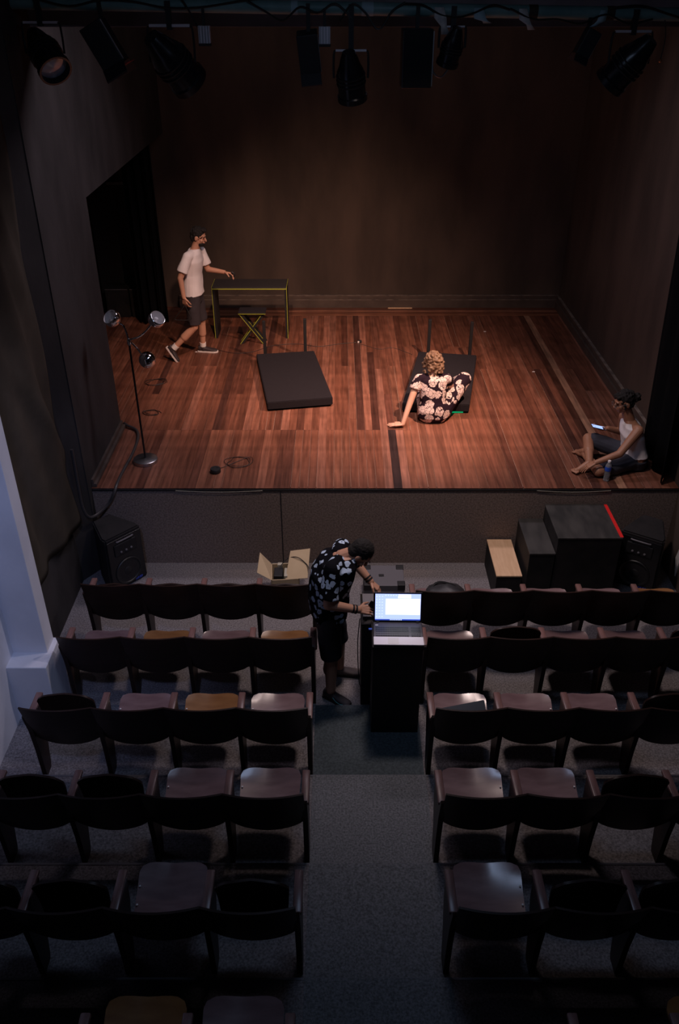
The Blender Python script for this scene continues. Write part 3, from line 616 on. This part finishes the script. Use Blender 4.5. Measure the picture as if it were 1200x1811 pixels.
def box_light(x, y, z, rx, ry, s, label, gel=None, m='matte_black', doors=True):
    t = empty('spotlight', (x, y, z), 0, label, 'spotlight', 'spotlights hanging from the pipe')
    R = Matrix.Rotation(ry, 4, 'Y') @ Matrix.Rotation(rx, 4, 'X')
    obj('housing', xf(box(NB(), -.08*s, .08*s, -.09*s, .09*s, -.14*s, .14*s, .008), R), M[m], t)
    obj('side_rib', xf(box(NB(), .08*s, .086*s, -.08*s, -.065*s, -.13*s, .13*s), R), M['steel'], t)
    if doors:
        for sy in (-1, 1): obj('barn_door', xf(prism(NB(), [(sy*.09*s, -.14*s), (sy*.15*s, -.21*s), (sy*.155*s, -.20*s), (sy*.095*s, -.13*s)], -.08*s, .08*s), R), M['matte_black'], t)
    if gel: obj('gel_sheet', xf(box(NB(), -.07*s, .11*s, -.08*s, .08*s, -.165*s, -.16*s), R), M[gel], t)
    obj('clamp', box(NB(), -.015, .015, -.015, .015, .08*s, pz(x)-z+.03), M['matte_black'], t)
    return t
par_can(-2.30, 7.46, 4.79, (.45, -.55, -.55), 1.1, 'large black spotlight hanging at far left of the pipe')
box_light(-1.83, 7.46, 4.85, 0, math.radians(-28), 1.15, 'tilted slim black spotlight with red gel, second from left', 'red_gel')
par_can(-1.31, 7.46, 4.73, (.45, .5, -.65), 1.3, 'large round black spotlight left of the stage centre')
def alu_light(x, z, label, s=1):
    t = empty('work_or_fill_light', (x, 7.46, z), 0, label, 'work light', 'small ribbed aluminium lights')
    obj('housing', box(NB(), -.045*s, .045*s, -.03, .03, -.06, .06, .004), M['alu'], t)
    for k in range(4): obj('rib', box(NB(), -.036*s+k*.022*s, -.030*s+k*.022*s, -.036, -.03, -.058, .058), M['steel'], t)
    obj('cap', box(NB(), -.047*s, .047*s, -.034, .034, -.078, -.06, .003), M['matte_black'], t); obj('clamp', box(NB(), -.01, .01, -.01, .01, .06, pz(x)-z), M['matte_black'], t)
alu_light(-1.045, 4.92, 'small ribbed silver light between left spotlight and centre'); alu_light(-.115, 4.915, 'small ribbed grey light near the centre of pipe', 1)
box_light(-.24, 7.46, 4.80, math.radians(10), math.radians(-6), 1.0, 'narrow black spotlight just left of centre cluster')
t = par_can(.09, 7.46, 4.62, (.1, .35, -.95), 1.0, 'long black spotlight at centre with coppery reflector', 'coppery')
box_light(.60, 7.46, 4.76, 0, 0, 1.45, 'square dark blue-black spotlight right of centre', None, 'gloss_black', False)
t = par_can(.875, 7.46, 4.83, (-.2, .3, -.9), .75, 'small spotlight wrapped in tape right of square one')
cable('safety_wire', [(.72, 7.43, 4.76), (.74, 7.42, 4.66), (.80, 7.42, 4.63), (.85, 7.43, 4.68)], .007, 'pale safety wire loop beside the square spotlight', 'steel')
par_can(2.27, 7.46, 4.72, (-.55, .35, -.75), 1.15, 'large black spotlight at the right end with silver glints')
box_light(1.93, 7.48, 4.86, 0, math.radians(25), .7, 'thin dark spotlight left of the far right one', None)
pl = tag(obj('pilot_lamp', ball(NB(), (2.52, 7.46, 4.74), .014, seg=12), M['coppery'], smooth=2), 'tiny orange pilot lamp at far right of the rig', 'lamp')
obj('cord', tube(NB(), [(2.52, 7.46, 4.75), (2.53, 7.47, 4.9), (2.5, 7.48, 5.04)], .004), M['rubber'], pl, smooth=True)
# ================================================================ PEOPLE
def cap(bm, a, b, ra, rb, n=14):
    a, b = V(a), V(b); cone(bm, a, b, ra, rb, n); ball(bm, a, ra, seg=n); ball(bm, b, rb, seg=n)
def chain(bm, pts, rs):
    for i in range(len(pts)-1): cap(bm, pts[i], pts[i+1], rs[i], rs[i+1])
def loft(bm, rings, n=24):
    """rings: (centre, lateral axis, fore axis, half width, half depth)"""
    R = []
    for c, l, f, a, b in rings:
        l = V(l).normalized(); f = V(f); f = (f-l*f.dot(l)).normalized(); rr = []
        for i in range(n):
            t = 2*PI*i/n; ct, st = math.cos(t), math.sin(t); e = .8
            rr.append(bm.verts.new(V(c)+l*a*math.copysign(abs(ct)**e, ct)+f*b*math.copysign(abs(st)**e, st)))
        R.append(rr)
    bridge(bm, R)
def fuse(name, bm, m, parent, vox=.006, sm=4, disp=0, fac=.5):
    o = obj(name, bm, m, None); md = o.modifiers.new('r', 'REMESH'); md.mode = 'VOXEL'; md.voxel_size = vox; md.use_smooth_shade = True
    s = o.modifiers.new('s', 'SMOOTH'); s.iterations = sm; s.factor = fac
    dg = C.evaluated_depsgraph_get(); me = bpy.data.meshes.new_from_object(o.evaluated_get(dg)); o.modifiers.clear(); old = o.data; o.data = me; bpy.data.meshes.remove(old)
    me.name = name
    if disp:
        N = [V(v.normal) for v in me.vertices]; co = []
        for v, q in zip(me.vertices, N): co.extend(v.co+q*(noise.noise(v.co*disp[1])*disp[0]))
        me.vertices.foreach_set('co', co)
    me.shade_smooth()
    if not me.materials: me.materials.append(m)
    if parent: o.parent = parent; 
    return o
def hand(bm, w, d, n, side, curl=(.25, .3, .35, .4), thumb=.4, s=1.0):
    """w wrist, d direction of fingers, n palm normal, side thumb side"""
    d = V(d).normalized(); n = V(n); n = (n-d*n.dot(d)).normalized(); l = d.cross(n).normalized()
    if l.dot(V(side)) < 0: l = -l
    w = V(w)
    for k in range(4):
        off = (1.5-k)*.021*s; kn = w+d*(.088-.004*abs(k-1.2))*s+l*off
        cap(bm, w+d*.012*s+l*off*.55, kn, .014*s, .0125*s, 10)
        p = kn; ang = 0; fan = (1.5-k)*.06
        for q, ln in enumerate((.042, .027, .021)):
            ang += curl[k]; dd = d*math.cos(ang)+n*math.sin(ang)+l*fan; e = p+dd.normalized()*ln*s*(1, .97, 1.0, .8)[3-k if k == 3 else 1] if False else p+dd.normalized()*ln*s*(.95, 1.05, .98, .8)[k]
            cap(bm, p, e, (.0088-.0006*q)*s, (.0082-.0008*q)*s, 8); p = e
    p = w+d*.02*s+l*.022*s; dd = (d*.62+l*.72+n*.25*thumb).normalized(); e = p+dd*.045*s; cap(bm, p, e, .015*s, .0115*s, 10)
    d2 = (d*.9+l*.35+n*thumb).normalized(); e2 = e+d2*.032*s; cap(bm, e, e2, .0105*s, .0095*s, 8); cap(bm, e2, e2+(d2+n*.2*thumb).normalized()*.022*s, .0095*s, .0075*s, 8)
def head(bm, c, fwd, up, s=1.0):
    c = V(c); f = V(fwd).normalized(); u = V(up); u = (u-f*u.dot(f)).normalized(); l = f.cross(u); ax = Matrix((l, f, u)).transposed()
    ball(bm, c+u*.022*s-f*.008*s, (.074*s, .094*s, .092*s), ax, 24)
    ball(bm, c-u*.045*s+f*.022*s, (.058*s, .066*s, .066*s), ax, 20)
    ball(bm, c-u*.088*s+f*.055*s, (.026*s, .026*s, .022*s), ax, 12)            # chin
    cap(bm, c+f*.083*s+u*.015*s, c+f*.106*s-u*.022*s, .009*s, .014*s, 10)        # nose
    ball(bm, c+f*.088*s-u*.052*s, (.024*s, .010*s, .009*s), ax, 10)             # mouth
    ball(bm, c+f*.078*s+u*.03*s, (.052*s, .012*s, .010*s), ax, 12)              # brow
    for sx in (-1, 1):
        ball(bm, c+l*sx*.076*s-f*.008*s-u*.012*s, (.010*s, .020*s, .031*s), ax, 12)
        ball(bm, c+l*sx*.042*s+f*.058*s-u*.028*s, (.022*s, .022*s, .022*s), ax, 10)
    return f, u, l, ax
def face_bits(par, c, F, s=1.0, lip=True):
    f, u, l, ax = F; c = V(c)
    for sx in (-1, 1):
        obj('eye', ball(NB(), c+l*sx*.031*s+f*.079*s+u*.006*s, (.009*s, .006*s, .005*s), ax, 12), M['eye_dark'], par, smooth=2)
        obj('eyebrow', ball(NB(), c+l*sx*.032*s+f*.088*s+u*.031*s, (.020*s, .005*s, .004*s), ax, 8), M['hair_black'], par, smooth=2)
    if lip: obj('lips', ball(NB(), c+f*.096*s-u*.052*s, (.021*s, .006*s, .007*s), ax, 10), M['lip'], par, smooth=2)
def foot(bm, an, d, s=1.0, toes=True):
    """bare foot; an ankle, d toward toes (unit, may tilt)"""
    an = V(an); d = V(d).normalized(); dn = V((0, 0, -1)); dn = (dn-d*dn.dot(d)).normalized(); l = d.cross(dn)
    cap(bm, an-d*.045+dn*.045, an+d*.06+dn*.045, .032, .030); cap(bm, an, an+d*.1+dn*.045, .036, .026); cap(bm, an+d*.06+dn*.05, an+d*.135+dn*.058, .034, .026)
    for k in range(5): cap(bm, an+d*.13+dn*.06+l*(k-2)*.017, an+d*(.175-.006*abs(k-1))+dn*.064+l*(k-2)*.019, .0115, .0095, 8)
def shoe(par, an, d, up, m, sole, s=1.0, lab=None):
    """shoe + sole; an ankle joint, d toe direction, up = upward normal of the sole"""
    d = V(d).normalized(); up = V(up); up = (up-d*up.dot(d)).normalized(); l = d.cross(up); an = V(an); b = NB()
    P = [(-.065, .036, .075), (-.02, .038, .075), (.05, .042, .055), (.12, .047, .040), (.175, .043, .032), (.20, .028, .024)]
    for (a0, w0, h0), (a1, w1, h1) in zip(P, P[1:]):
        pass
    R = []
    for a, wd, h in P:
        c = an+d*a*s-up*(.085*s)+up*h*.5*s
        R.append((c, l, up, wd*s, h*.55*s))
    loft(b, R, 20); cap(b, an-up*.03, an+d*.01-up*.055, .042*s, .045*s)
    o = fuse('shoe', b, m, par, .006, 6)
    b = NB(); R = []
    out = [(-.078, .02), (-.07, .034), (-.02, .038), (.04, .040), (.10, .047), (.16, .046), (.195, .033), (.212, .012)]
    A, B = [], []
    pts = [(a, wd) for a, wd in out]+[(a, -wd) for a, wd in out[::-1]]
    for a, wd in pts:
        q = an+d*a*s+l*wd*s; A.append(b.verts.new(q-up*.100*s)); B.append(b.verts.new(q-up*.078*s))
    b.faces.new(A); b.faces.new(B[::-1]); n = len(A)
    for i in range(n): b.faces.new((A[i], A[(i+1) % n], B[(i+1) % n], B[i]))
    obj('sole', b, sole, o); return o
def person(label): return empty('person', (0, 0, 0), 0, label, 'person')
def rebase(root, loc):
    root.location = loc; bpy.context.view_layer.update()
    for ch in [x for x in col.objects if x.parent == root]: ch.matrix_parent_inverse = Matrix.Translation(-V(loc))
# ---- walking man
P = person('man in white t-shirt and dark shorts walking at back left')
F = V((1, -.12, 0)).normalized(); Lx = V((.12, 1, 0)).normalized()
hc = V((-1.79, 10.85, 2.535)); b = NB()
hR, hL = V((-1.92, 10.77, 1.79)), V((-1.91, 10.94, 1.79)); kR, kL = V((-1.93, 10.73, 1.39)), V((-1.865, 10.97, 1.38)); aR, aL = V((-2.215, 10.69, 1.115)), V((-1.885, 11.01, 1.03))
sR, sL = V((-1.925, 10.69, 2.32)), V((-1.80, 11.01, 2.31)); eR, eL = V((-2.03, 10.62, 2.07)), V((-1.735, 11.03, 2.07)); wR, wL = V((-2.005, 10.60, 1.83)), V((-1.51, 10.95, 2.055))
loft(b, [((-1.92, 10.855, 1.76), Lx, F, .11, .09), ((-1.915, 10.855, 1.90), Lx, F, .155, .10), ((-1.90, 10.855, 2.05), Lx, F, .13, .09), ((-1.875, 10.855, 2.25), Lx, F, .155, .10), ((-1.86, 10.855, 2.34), Lx, F, .13, .075), ((-1.85, 10.855, 2.39), Lx, F, .06, .055)])
cap(b, (-1.855, 10.85, 2.36), (-1.805, 10.85, 2.48), .055, .052); Fh = head(b, hc, (1, -.15, -.28), (.25, 0, 1), .98)
chain(b, [hR, kR, aR], [.085, .052, .036]); chain(b, [hL, kL, aL], [.085, .052, .036])
cap(b, kR+(aR-kR)*.1, kR+(aR-kR)*.5, .05, .054); cap(b, kL+(aL-kL)*.1, kL+(aL-kL)*.5, .05, .054)
cap(b, (-1.87, 10.8, 2.33), sR, .05, .052); cap(b, (-1.84, 10.92, 2.33), sL, .05, .052)
chain(b, [sR, eR, wR], [.05, .038, .027]); chain(b, [sL, eL, wL], [.05, .038, .027])
hand(b, wR, (.12, .02, -1), (.4, .6, .1), (1, 0, 0), (.45, .5, .55, .6)); hand(b, wL, (1, -.12, -.15), (0, -.3, -1), (0, -1, .3), (.5, .55, .6, .6), .8)
fuse('body', b, M['skin'], P, .004, 4); face_bits(P, hc, Fh, .98)
b = NB(); F_, u_, l_, ax_ = Fh
ball(b, hc+u_*.035-F_*.018, (.082, .096, .092), ax_, 20); ball(b, hc-F_*.05-u_*.01, (.068, .055, .075), ax_, 16); ball(b, hc+u_*.10+F_*.04, (.055, .05, .03), ax_, 12)
fuse('hair', b, M['hair_black'], P, .006, 2, (.012, 45)); b = NB(); ball(b, hc-u_*.075+F_*.045, (.052, .052, .04), ax_, 14); fuse('beard', b, M['hair_black'], P, .006, 1, (.006, 60))
b = NB(); loft(b, [((-1.915, 10.855, 1.80), Lx, F, .185, .125), ((-1.915, 10.855, 1.92), Lx, F, .172, .122), ((-1.90, 10.855, 2.07), Lx, F, .155, .112), ((-1.878, 10.855, 2.24), Lx, F, .172, .118), ((-1.865, 10.855, 2.33), Lx, F, .155, .09), ((-1.86, 10.855, 2.385), Lx, F, .075, .068)])
cap(b, (-1.87, 10.80, 2.325), sR, .06, .063); cap(b, (-1.85, 10.92, 2.325), sL, .06, .063); cone(b, sR, sR+(eR-sR)*.72, .063, .072, 18); cone(b, sL, sL+(eL-sL)*.72, .063, .072, 18)
fuse('t_shirt', b, M['white_cloth'], P, .007, 4, (.008, 9))
b = NB(); loft(b, [((-1.92, 10.855, 1.70), Lx, F, .12, .10), ((-1.915, 10.855, 1.80), Lx, F, .165, .118), ((-1.915, 10.855, 1.90), Lx, F, .162, .112)])
cone(b, hR, hR+(kR-hR)*.92, .098, .088, 20); cone(b, hL, hL+(kL-hL)*.92, .098, .088, 20); ball(b, hR, .1); ball(b, hL, .1)
fuse('shorts', b, M['shorts_dark'], P, .007, 3, (.008, 10))
for a, k in ((aR, kR), (aL, kL)):
    b = NB(); cone(b, a+(k-a)*.12, a-(k-a)*.04, .043, .043, 16); obj('sock', b, M['sock'], P, smooth=True)
shoe(P, aR+V((.0, 0, -.0)), (.52, -.15, -.75), (-.75*-1, -.0, .52), M['shoe_dark'], M['sole_white'], .92); shoe(P, aL, (1, -.1, -.0), (0, 0, 1), M['shoe_dark'], M['sole_white'], .98)
rebase(P, (-1.9, 10.85, S))
b = NB(); tube(b, [(-1.405, 10.91, 2.035), (-1.40, 10.90, 2.07), (-1.37, 10.90, 2.04), (-1.39, 10.91, 2.0)], .012, 6, 3); tag(obj('black_clip', b, M['matte_black'], smooth=True), 'small black clip held in the walking man\'s forward hand', 'clip')
cable('held_cable', [(-2.0, 10.56, 1.74), (-2.06, 10.55, 1.66), (-2.14, 10.55, 1.56), (-2.05, 10.55, 1.545), (-1.93, 10.55, 1.56), (-1.96, 10.55, 1.66), (-1.99, 10.56, 1.74)], .005, 'loop of dark cable hanging from the walking man\'s hand')
# ---- woman on the stage
P = person('woman in black and cream floral outfit sitting, back turned')
F = V((0, 1, 0)); Lx = V((1, 0, 0)); hc = V((1.072, 9.0, 1.605)); b = NB()
sL, sR = V((.905, 8.92, 1.425)), V((1.245, 8.95, 1.415)); eL, eR = V((.805, 8.79, 1.175)), V((1.335, 9.10, 1.17)); wL, wR = V((.725, 8.67, .972)), V((1.24, 9.33, 1.15))
hL, hR = V((1.0, 8.90, 1.05)), V((1.20, 8.90, 1.045)); kL, kR = V((.98, 9.24, 1.25)), V((1.455, 9.12, 1.33)); aL, aR = V((1.10, 9.47, 1.135)), V((1.36, 9.42, 1.135))
rings = [((1.085, 8.86, .945), .13, .09), ((1.085, 8.865, 1.0), .165, .125), ((1.085, 8.87, 1.08), .165, .125), ((1.08, 8.89, 1.18), .135, .10), ((1.075, 8.915, 1.33), .145, .10), ((1.075, 8.93, 1.425), .14, .075), ((1.074, 8.945, 1.47), .06, .05)]
loft(b, [(c, Lx, F, a, d) for c, a, d in rings]); cap(b, (1.073, 8.945, 1.44), (1.072, 8.98, 1.55), .05, .05)
Fh = head(b, hc, (.1, 1, -.2), (0, .2, 1), .96)
chain(b, [sL, eL, wL], [.045, .036, .025]); chain(b, [sR, eR, wR], [.045, .036, .025]); cap(b, (1.0, 8.93, 1.43), sL, .045, .047); cap(b, (1.15, 8.94, 1.43), sR, .045, .047)
chain(b, [hL, kL, aL], [.085, .055, .034]); chain(b, [hR, kR, aR], [.085, .055, .034])
foot(b, aL+V((0, 0, .02)), (.1, 1, 0)); foot(b, aR+V((0, 0, .02)), (.1, 1, 0))
hand(b, wL+V((-.0, 0, .0)), (-1, .12, -.1), (0, 0, -1), (0, 1, 0), (.03, .03, .03, .03), .1, .98); hand(b, wR, (-.6, .5, .1), (0, 0, -1), (0, -1, 0), (.3, .3, .3, .3))
fuse('body', b, M['skin_pale'], P, .004, 4); face_bits(P, hc, Fh, .96)
b = NB(); random.seed(5); f_, u_, l_, ax_ = Fh
ball(b, hc+u_*.03-f_*.014, (.088, .104, .098), ax_, 20); ball(b, hc-u_*.03-f_*.055, (.088, .06, .075), ax_, 20)
for k in range(80):
    a = random.uniform(PI*.98, PI*2.02); z = random.uniform(-.115, .085); q = hc+l_*math.cos(a)*(.104-.1*max(0, z))*(1-.3*max(0, z)/.1)+f_*(math.sin(a)*.09-.012)+u_*z
    ball(b, q, random.uniform(.014, .026), seg=8)
fuse('hair', b, M['hair_brown'], P, .006, 2, (.012, 38))
b = NB(); loft(b, [(c, Lx, F, a+.016, d+.014) for c, a, d in rings[:-1]]+[((1.074, 8.945, 1.465), Lx, F, .078, .062)])
cap(b, (1.0, 8.93, 1.425), sL, .055, .058); cap(b, (1.15, 8.94, 1.425), sR, .055, .058); cone(b, sL, sL+(eL-sL)*.42, .058, .066, 18); cone(b, sR, sR+(eR-sR)*.25, .058, .06, 18)
chain(b, [hL, kL], [.10, .07]); chain(b, [hR, kR], [.112, .088]); cone(b, kL, kL+(aL-kL)*.85, .07, .06); cone(b, kR, kR+(aR-kR)*.85, .085, .07)
fuse('jumpsuit', b, M['woman_floral'], P, .007, 4, (.008, 9))
rebase(P, (1.09, 8.87, S))
# ---- sitting man right
P = person('man in white tank top sitting cross-legged at right, looking at phone')
F = V((-1, 0, 0)); Lx = V((0, 1, 0)); hc = V((2.895, 7.8, 1.655)); b = NB()
sN, sF = V((3.035, 7.635, 1.41)), V((2.985, 7.97, 1.41)); eN, eF = V((2.85, 7.53, 1.20)), V((3.03, 8.08, 1.175)); wN, wF = V((2.615, 7.50, 1.115)), V((2.85, 8.0, 1.255))
hN, hF = V((3.04, 7.69, 1.03)), V((3.03, 7.88, 1.035)); kN, kF = V((2.67, 7.53, 1.0)), V((2.66, 8.0, 1.135)); aN, aF = V((2.62, 7.92, .995)), V((2.60, 7.64, 1.03))
rings = [((3.10, 7.78, .945), .14, .10), ((3.10, 7.78, 1.0), .17, .12), ((3.095, 7.78, 1.08), .165, .115), ((3.075, 7.785, 1.18), .14, .10), ((3.035, 7.79, 1.31), .16, .105), ((3.01, 7.795, 1.41), .14, .075), ((2.99, 7.80, 1.46), .06, .055)]
loft(b, [(c, Lx, F, a, d) for c, a, d in rings]); cap(b, (2.995, 7.8, 1.43), (2.93, 7.8, 1.57), .056, .053)
Fh = head(b, hc, (-1, -.12, -.3), (-.25, 0, 1), 1.0)
chain(b, [sN, eN, wN], [.052, .04, .027]); chain(b, [sF, eF, wF], [.052, .04, .027]); cap(b, (3.02, 7.74, 1.41), sN, .05, .053); cap(b, (3.0, 7.87, 1.41), sF, .05, .053)
chain(b, [hN, kN, aN], [.088, .058, .036]); chain(b, [hF, kF, aF], [.088, .058, .036]); cap(b, kF+(aF-kF)*.15, kF+(aF-kF)*.5, .053, .055)
foot(b, aN+V((0, 0, .03)), (-.35, .9, -.1), toes=True); foot(b, aF+V((-.01, 0, .0)), (-.95, -.28, -.05))
hand(b, wN, (-.85, .0, -.5), (.3, 0, -1), (0, 1, .3), (.18, .2, .22, .25), .3); hand(b, wF, (-1, -.05, .05), (0, 0, 1), (0, -1, .2), (.25, .25, .3, .3), .8)
fuse('body', b, M['skin_tan'], P, .004, 4); face_bits(P, hc, Fh)
b = NB(); f_, u_, l_, ax_ = Fh
ball(b, hc+u_*.036-f_*.022, (.084, .096, .092), ax_, 20); ball(b, hc-f_*.05-u_*.01, (.07, .055, .075), ax_, 16); ball(b, hc-f_*.125+u_*.01, (.05, .048, .052), ax_, 14); ball(b, hc+u_*.08+f_*.05, (.06, .035, .035), ax_, 12)
for sx in (-1, 1): ball(b, hc+l_*sx*.07-u_*.03+f_*.022, (.012, .014, .04), ax_, 8)
fuse('hair', b, M['hair_black'], P, .006, 1, (.016, 45))
g = NB()
for sx in (-1, 1):
    Mx = Matrix.Translation(hc+f_*.108+l_*sx*.034+u_*.004) @ f_.to_track_quat('Z', 'Y').to_matrix().to_4x4()
    lathe(g, [(.024, -.002), (.027, -.002), (.027, .002), (.024, .002), (.024, -.002)], 16, Mx, False)
    tube(g, [hc+f_*.107+l_*sx*.058+u_*.006, hc-f_*.0+l_*sx*.088+u_*.004], .002, 5, 0)
obj('glasses', g, M['steel'], P, smooth=True)
b = NB(); loft(b, [(c, Lx, F, a+.016, d+.016) for c, a, d in rings[2:-1]]+[((3.0, 7.797, 1.44), Lx, F, .085, .062)])
fuse('tank_top', b, M['white_cloth'], P, .007, 4, (.010, 9))
b = NB(); loft(b, [((3.10, 7.78, .95), Lx, F, .165, .125), ((3.10, 7.78, 1.05), Lx, F, .185, .135)]); chain(b, [hN, hN+(kN-hN)*.80], [.1, .082]); chain(b, [hF, hF+(kF-hF)*.84], [.1, .082])
fuse('shorts', b, M['shorts_navy'], P, .007, 3, (.008, 10))
rebase(P, (3.06, 7.78, S))
o = obj('smartphone', xf(box(NB(), -.075, .075, -.037, .037, -.004, .004, .003), Matrix.Translation((2.735, 7.965, 1.285)) @ Matrix.Rotation(math.radians(14), 4, 'Y')), M['matte_black'])
obj('phone_screen', xf(box(NB(), -.07, .07, -.034, .034, .003, .0055), Matrix.Translation((2.735, 7.965, 1.285)) @ Matrix.Rotation(math.radians(14), 4, 'Y')), M['phone_screen'], o); tag(o, 'smartphone with glowing blue-white screen in sitting man\'s hand', 'phone')
# ---- technician
P = person('man in black flower-print shirt bending over the laptop in the aisle')
F = V((.95, .30, 0)); Lx = V((-.30, .95, 0)); hc = V((.165, 5.43, 1.44)); b = NB()
sN, sF = V((-.055, 5.265, 1.40)), V((.02, 5.60, 1.39)); eN, eF = V((-.085, 5.17, 1.13)), V((.12, 5.73, 1.15)); wN, wF = V((.15, 5.20, 1.055)), V((.26, 5.63, 1.01))
hN, hF = V((-.09, 5.34, .86)), V((-.08, 5.53, .86)); kN, kF = V((-.07, 5.34, .47)), V((-.01, 5.56, .47)); aN, aF = V((-.075, 5.29, .10)), V((-.0, 5.59, .10))
rings = [((-.09, 5.435, .84), .13, .11), ((-.09, 5.435, .95), .17, .14), ((-.085, 5.435, 1.08), .165, .14), ((-.055, 5.435, 1.25), .18, .145), ((-.01, 5.435, 1.37), .165, .12), ((.045, 5.435, 1.435), .08, .08)]
loft(b, [(c, Lx, F, a, d) for c, a, d in rings]); cap(b, (.02, 5.435, 1.40), (.12, 5.435, 1.44), .062, .06)
Fh = head(b, hc, (.55, -.1, -.83), (.83, 0, .55), 1.02)
chain(b, [sN, eN, wN], [.056, .045, .03]); chain(b, [sF, eF, wF], [.056, .045, .03]); cap(b, (-.02, 5.36, 1.40), sN, .055, .058); cap(b, (-.01, 5.5, 1.40), sF, .055, .058)
chain(b, [hN, kN, aN], [.095, .062, .042]); chain(b, [hF, kF, aF], [.095, .062, .042]); cap(b, kN-V((0, 0, .06)), kN-V((.01, 0, .18)), .058, .062); cap(b, kF-V((0, 0, .06)), kF-V((.01, 0, .18)), .058, .062)
hand(b, wN, (1, .12, -.12), (0, .6, -.8), (0, .5, 1), (.45, .5, .5, .55), .6); hand(b, wF, (.7, -.35, -.55), (.3, -.3, -.8), (-.3, -1, 0), (.3, .35, .4, .4), .5)
fuse('body', b, M['skin'], P, .004, 4); face_bits(P, hc, Fh, 1.02)
b = NB(); f_, u_, l_, ax_ = Fh
ball(b, hc+u_*.035-f_*.02, (.085, .098, .092), ax_, 20); ball(b, hc-f_*.05-u_*.015, (.072, .055, .07), ax_, 16); fuse('hair', b, M['hair_black'], P, .006, 2, (.004, 50))
b = NB(); ball(b, hc-u_*.075+f_*.04, (.055, .058, .045), ax_, 14); fuse('beard', b, M['hair_black'], P, .006, 1, (.006, 60))
b = NB(); loft(b, [((-.09, 5.435, .84), Lx, F, .185, .15)]+[(c, Lx, F, a+.024, d+.022) for c, a, d in rings[1:-1]]+[((.035, 5.435, 1.425), Lx, F, .105, .09)])
cap(b, (-.02, 5.36, 1.395), sN, .066, .07); cap(b, (-.01, 5.5, 1.395), sF, .066, .07); cone(b, sN, sN+(eN-sN)*.82, .07, .082, 18); cone(b, sF, sF+(eF-sF)*.7, .07, .08, 18)
fuse('flower_shirt', b, M['man_floral'], P, .007, 4, (.010, 9))
b = NB(); loft(b, [((-.09, 5.435, .76), Lx, F, .13, .11), ((-.09, 5.435, .92), Lx, F, .175, .14)]); cone(b, hN, kN-V((0, 0, .03)), .108, .09, 20); cone(b, hF, kF-V((0, 0, .03)), .108, .09, 20); ball(b, hN, .11); ball(b, hF, .11)
fuse('shorts', b, M['shorts_navy'], P, .007, 3, (.008, 10))
s = shoe(P, aN, (.75, -.5, 0), (0, 0, 1), M['shoe_dark'], M['matte_black'], 1.0); 
sw = NB(); pts = [(-.06, 5.235, .06), (-.02, 5.205, .035), (.03, 5.17, .035), (.075, 5.135, .055)]; tube(sw, pts, lambda t: .002+.005*math.sin(PI*t), 6, 5); o = obj('shoe_mark', sw, M['teal'], s, smooth=True); o['label'] = 'curved pale teal stripe'
shoe(P, aF, (1, -.05, 0), (0, 0, 1), M['shoe_brown'], M['matte_black'], 1.0)
for w_, e_ in ((wN, eN), (wF, eF)):
    for k in (0, .05): b = NB(); d = (e_-w_); tube(b, [w_+d*(.06+k*2), w_+d*(.12+k*2)], .036, 14, 0); obj('bracelet', b, M['matte_black'], P, smooth=True)
rebase(P, (-.06, 5.43, 0))
o = tag(obj('black_phone', xf(box(NB(), -.04, .04, -.006, .006, -.05, .05, .003), Matrix.Translation((.262, 5.235, 1.055)) @ Matrix.Rotation(.5, 4, 'Y')), M['gloss_black']), 'small black phone in the technician\'s near hand', 'phone')
cable('dangling_cable', [(.165, 5.28, .90), (.15, 5.24, .7), (.155, 5.22, .45), (.17, 5.2, .25), (.22, 5.19, .2)], .004, 'thin cable hanging down the side of the black cabinet')
# pale paint flakes on lower walls
for k, (pts_, x_, lab) in enumerate((([(6.9, .12), (6.98, .3), (6.95, .42), (6.88, .3)], XR-.012, 'white flaked paint patch low on the right auditorium wall'),)):
    bm = prism(NB(), pts_, x_, x_+.011); o = obj('paint_flake', bm, M['tape_white']); tag(o, lab, 'paint patch')
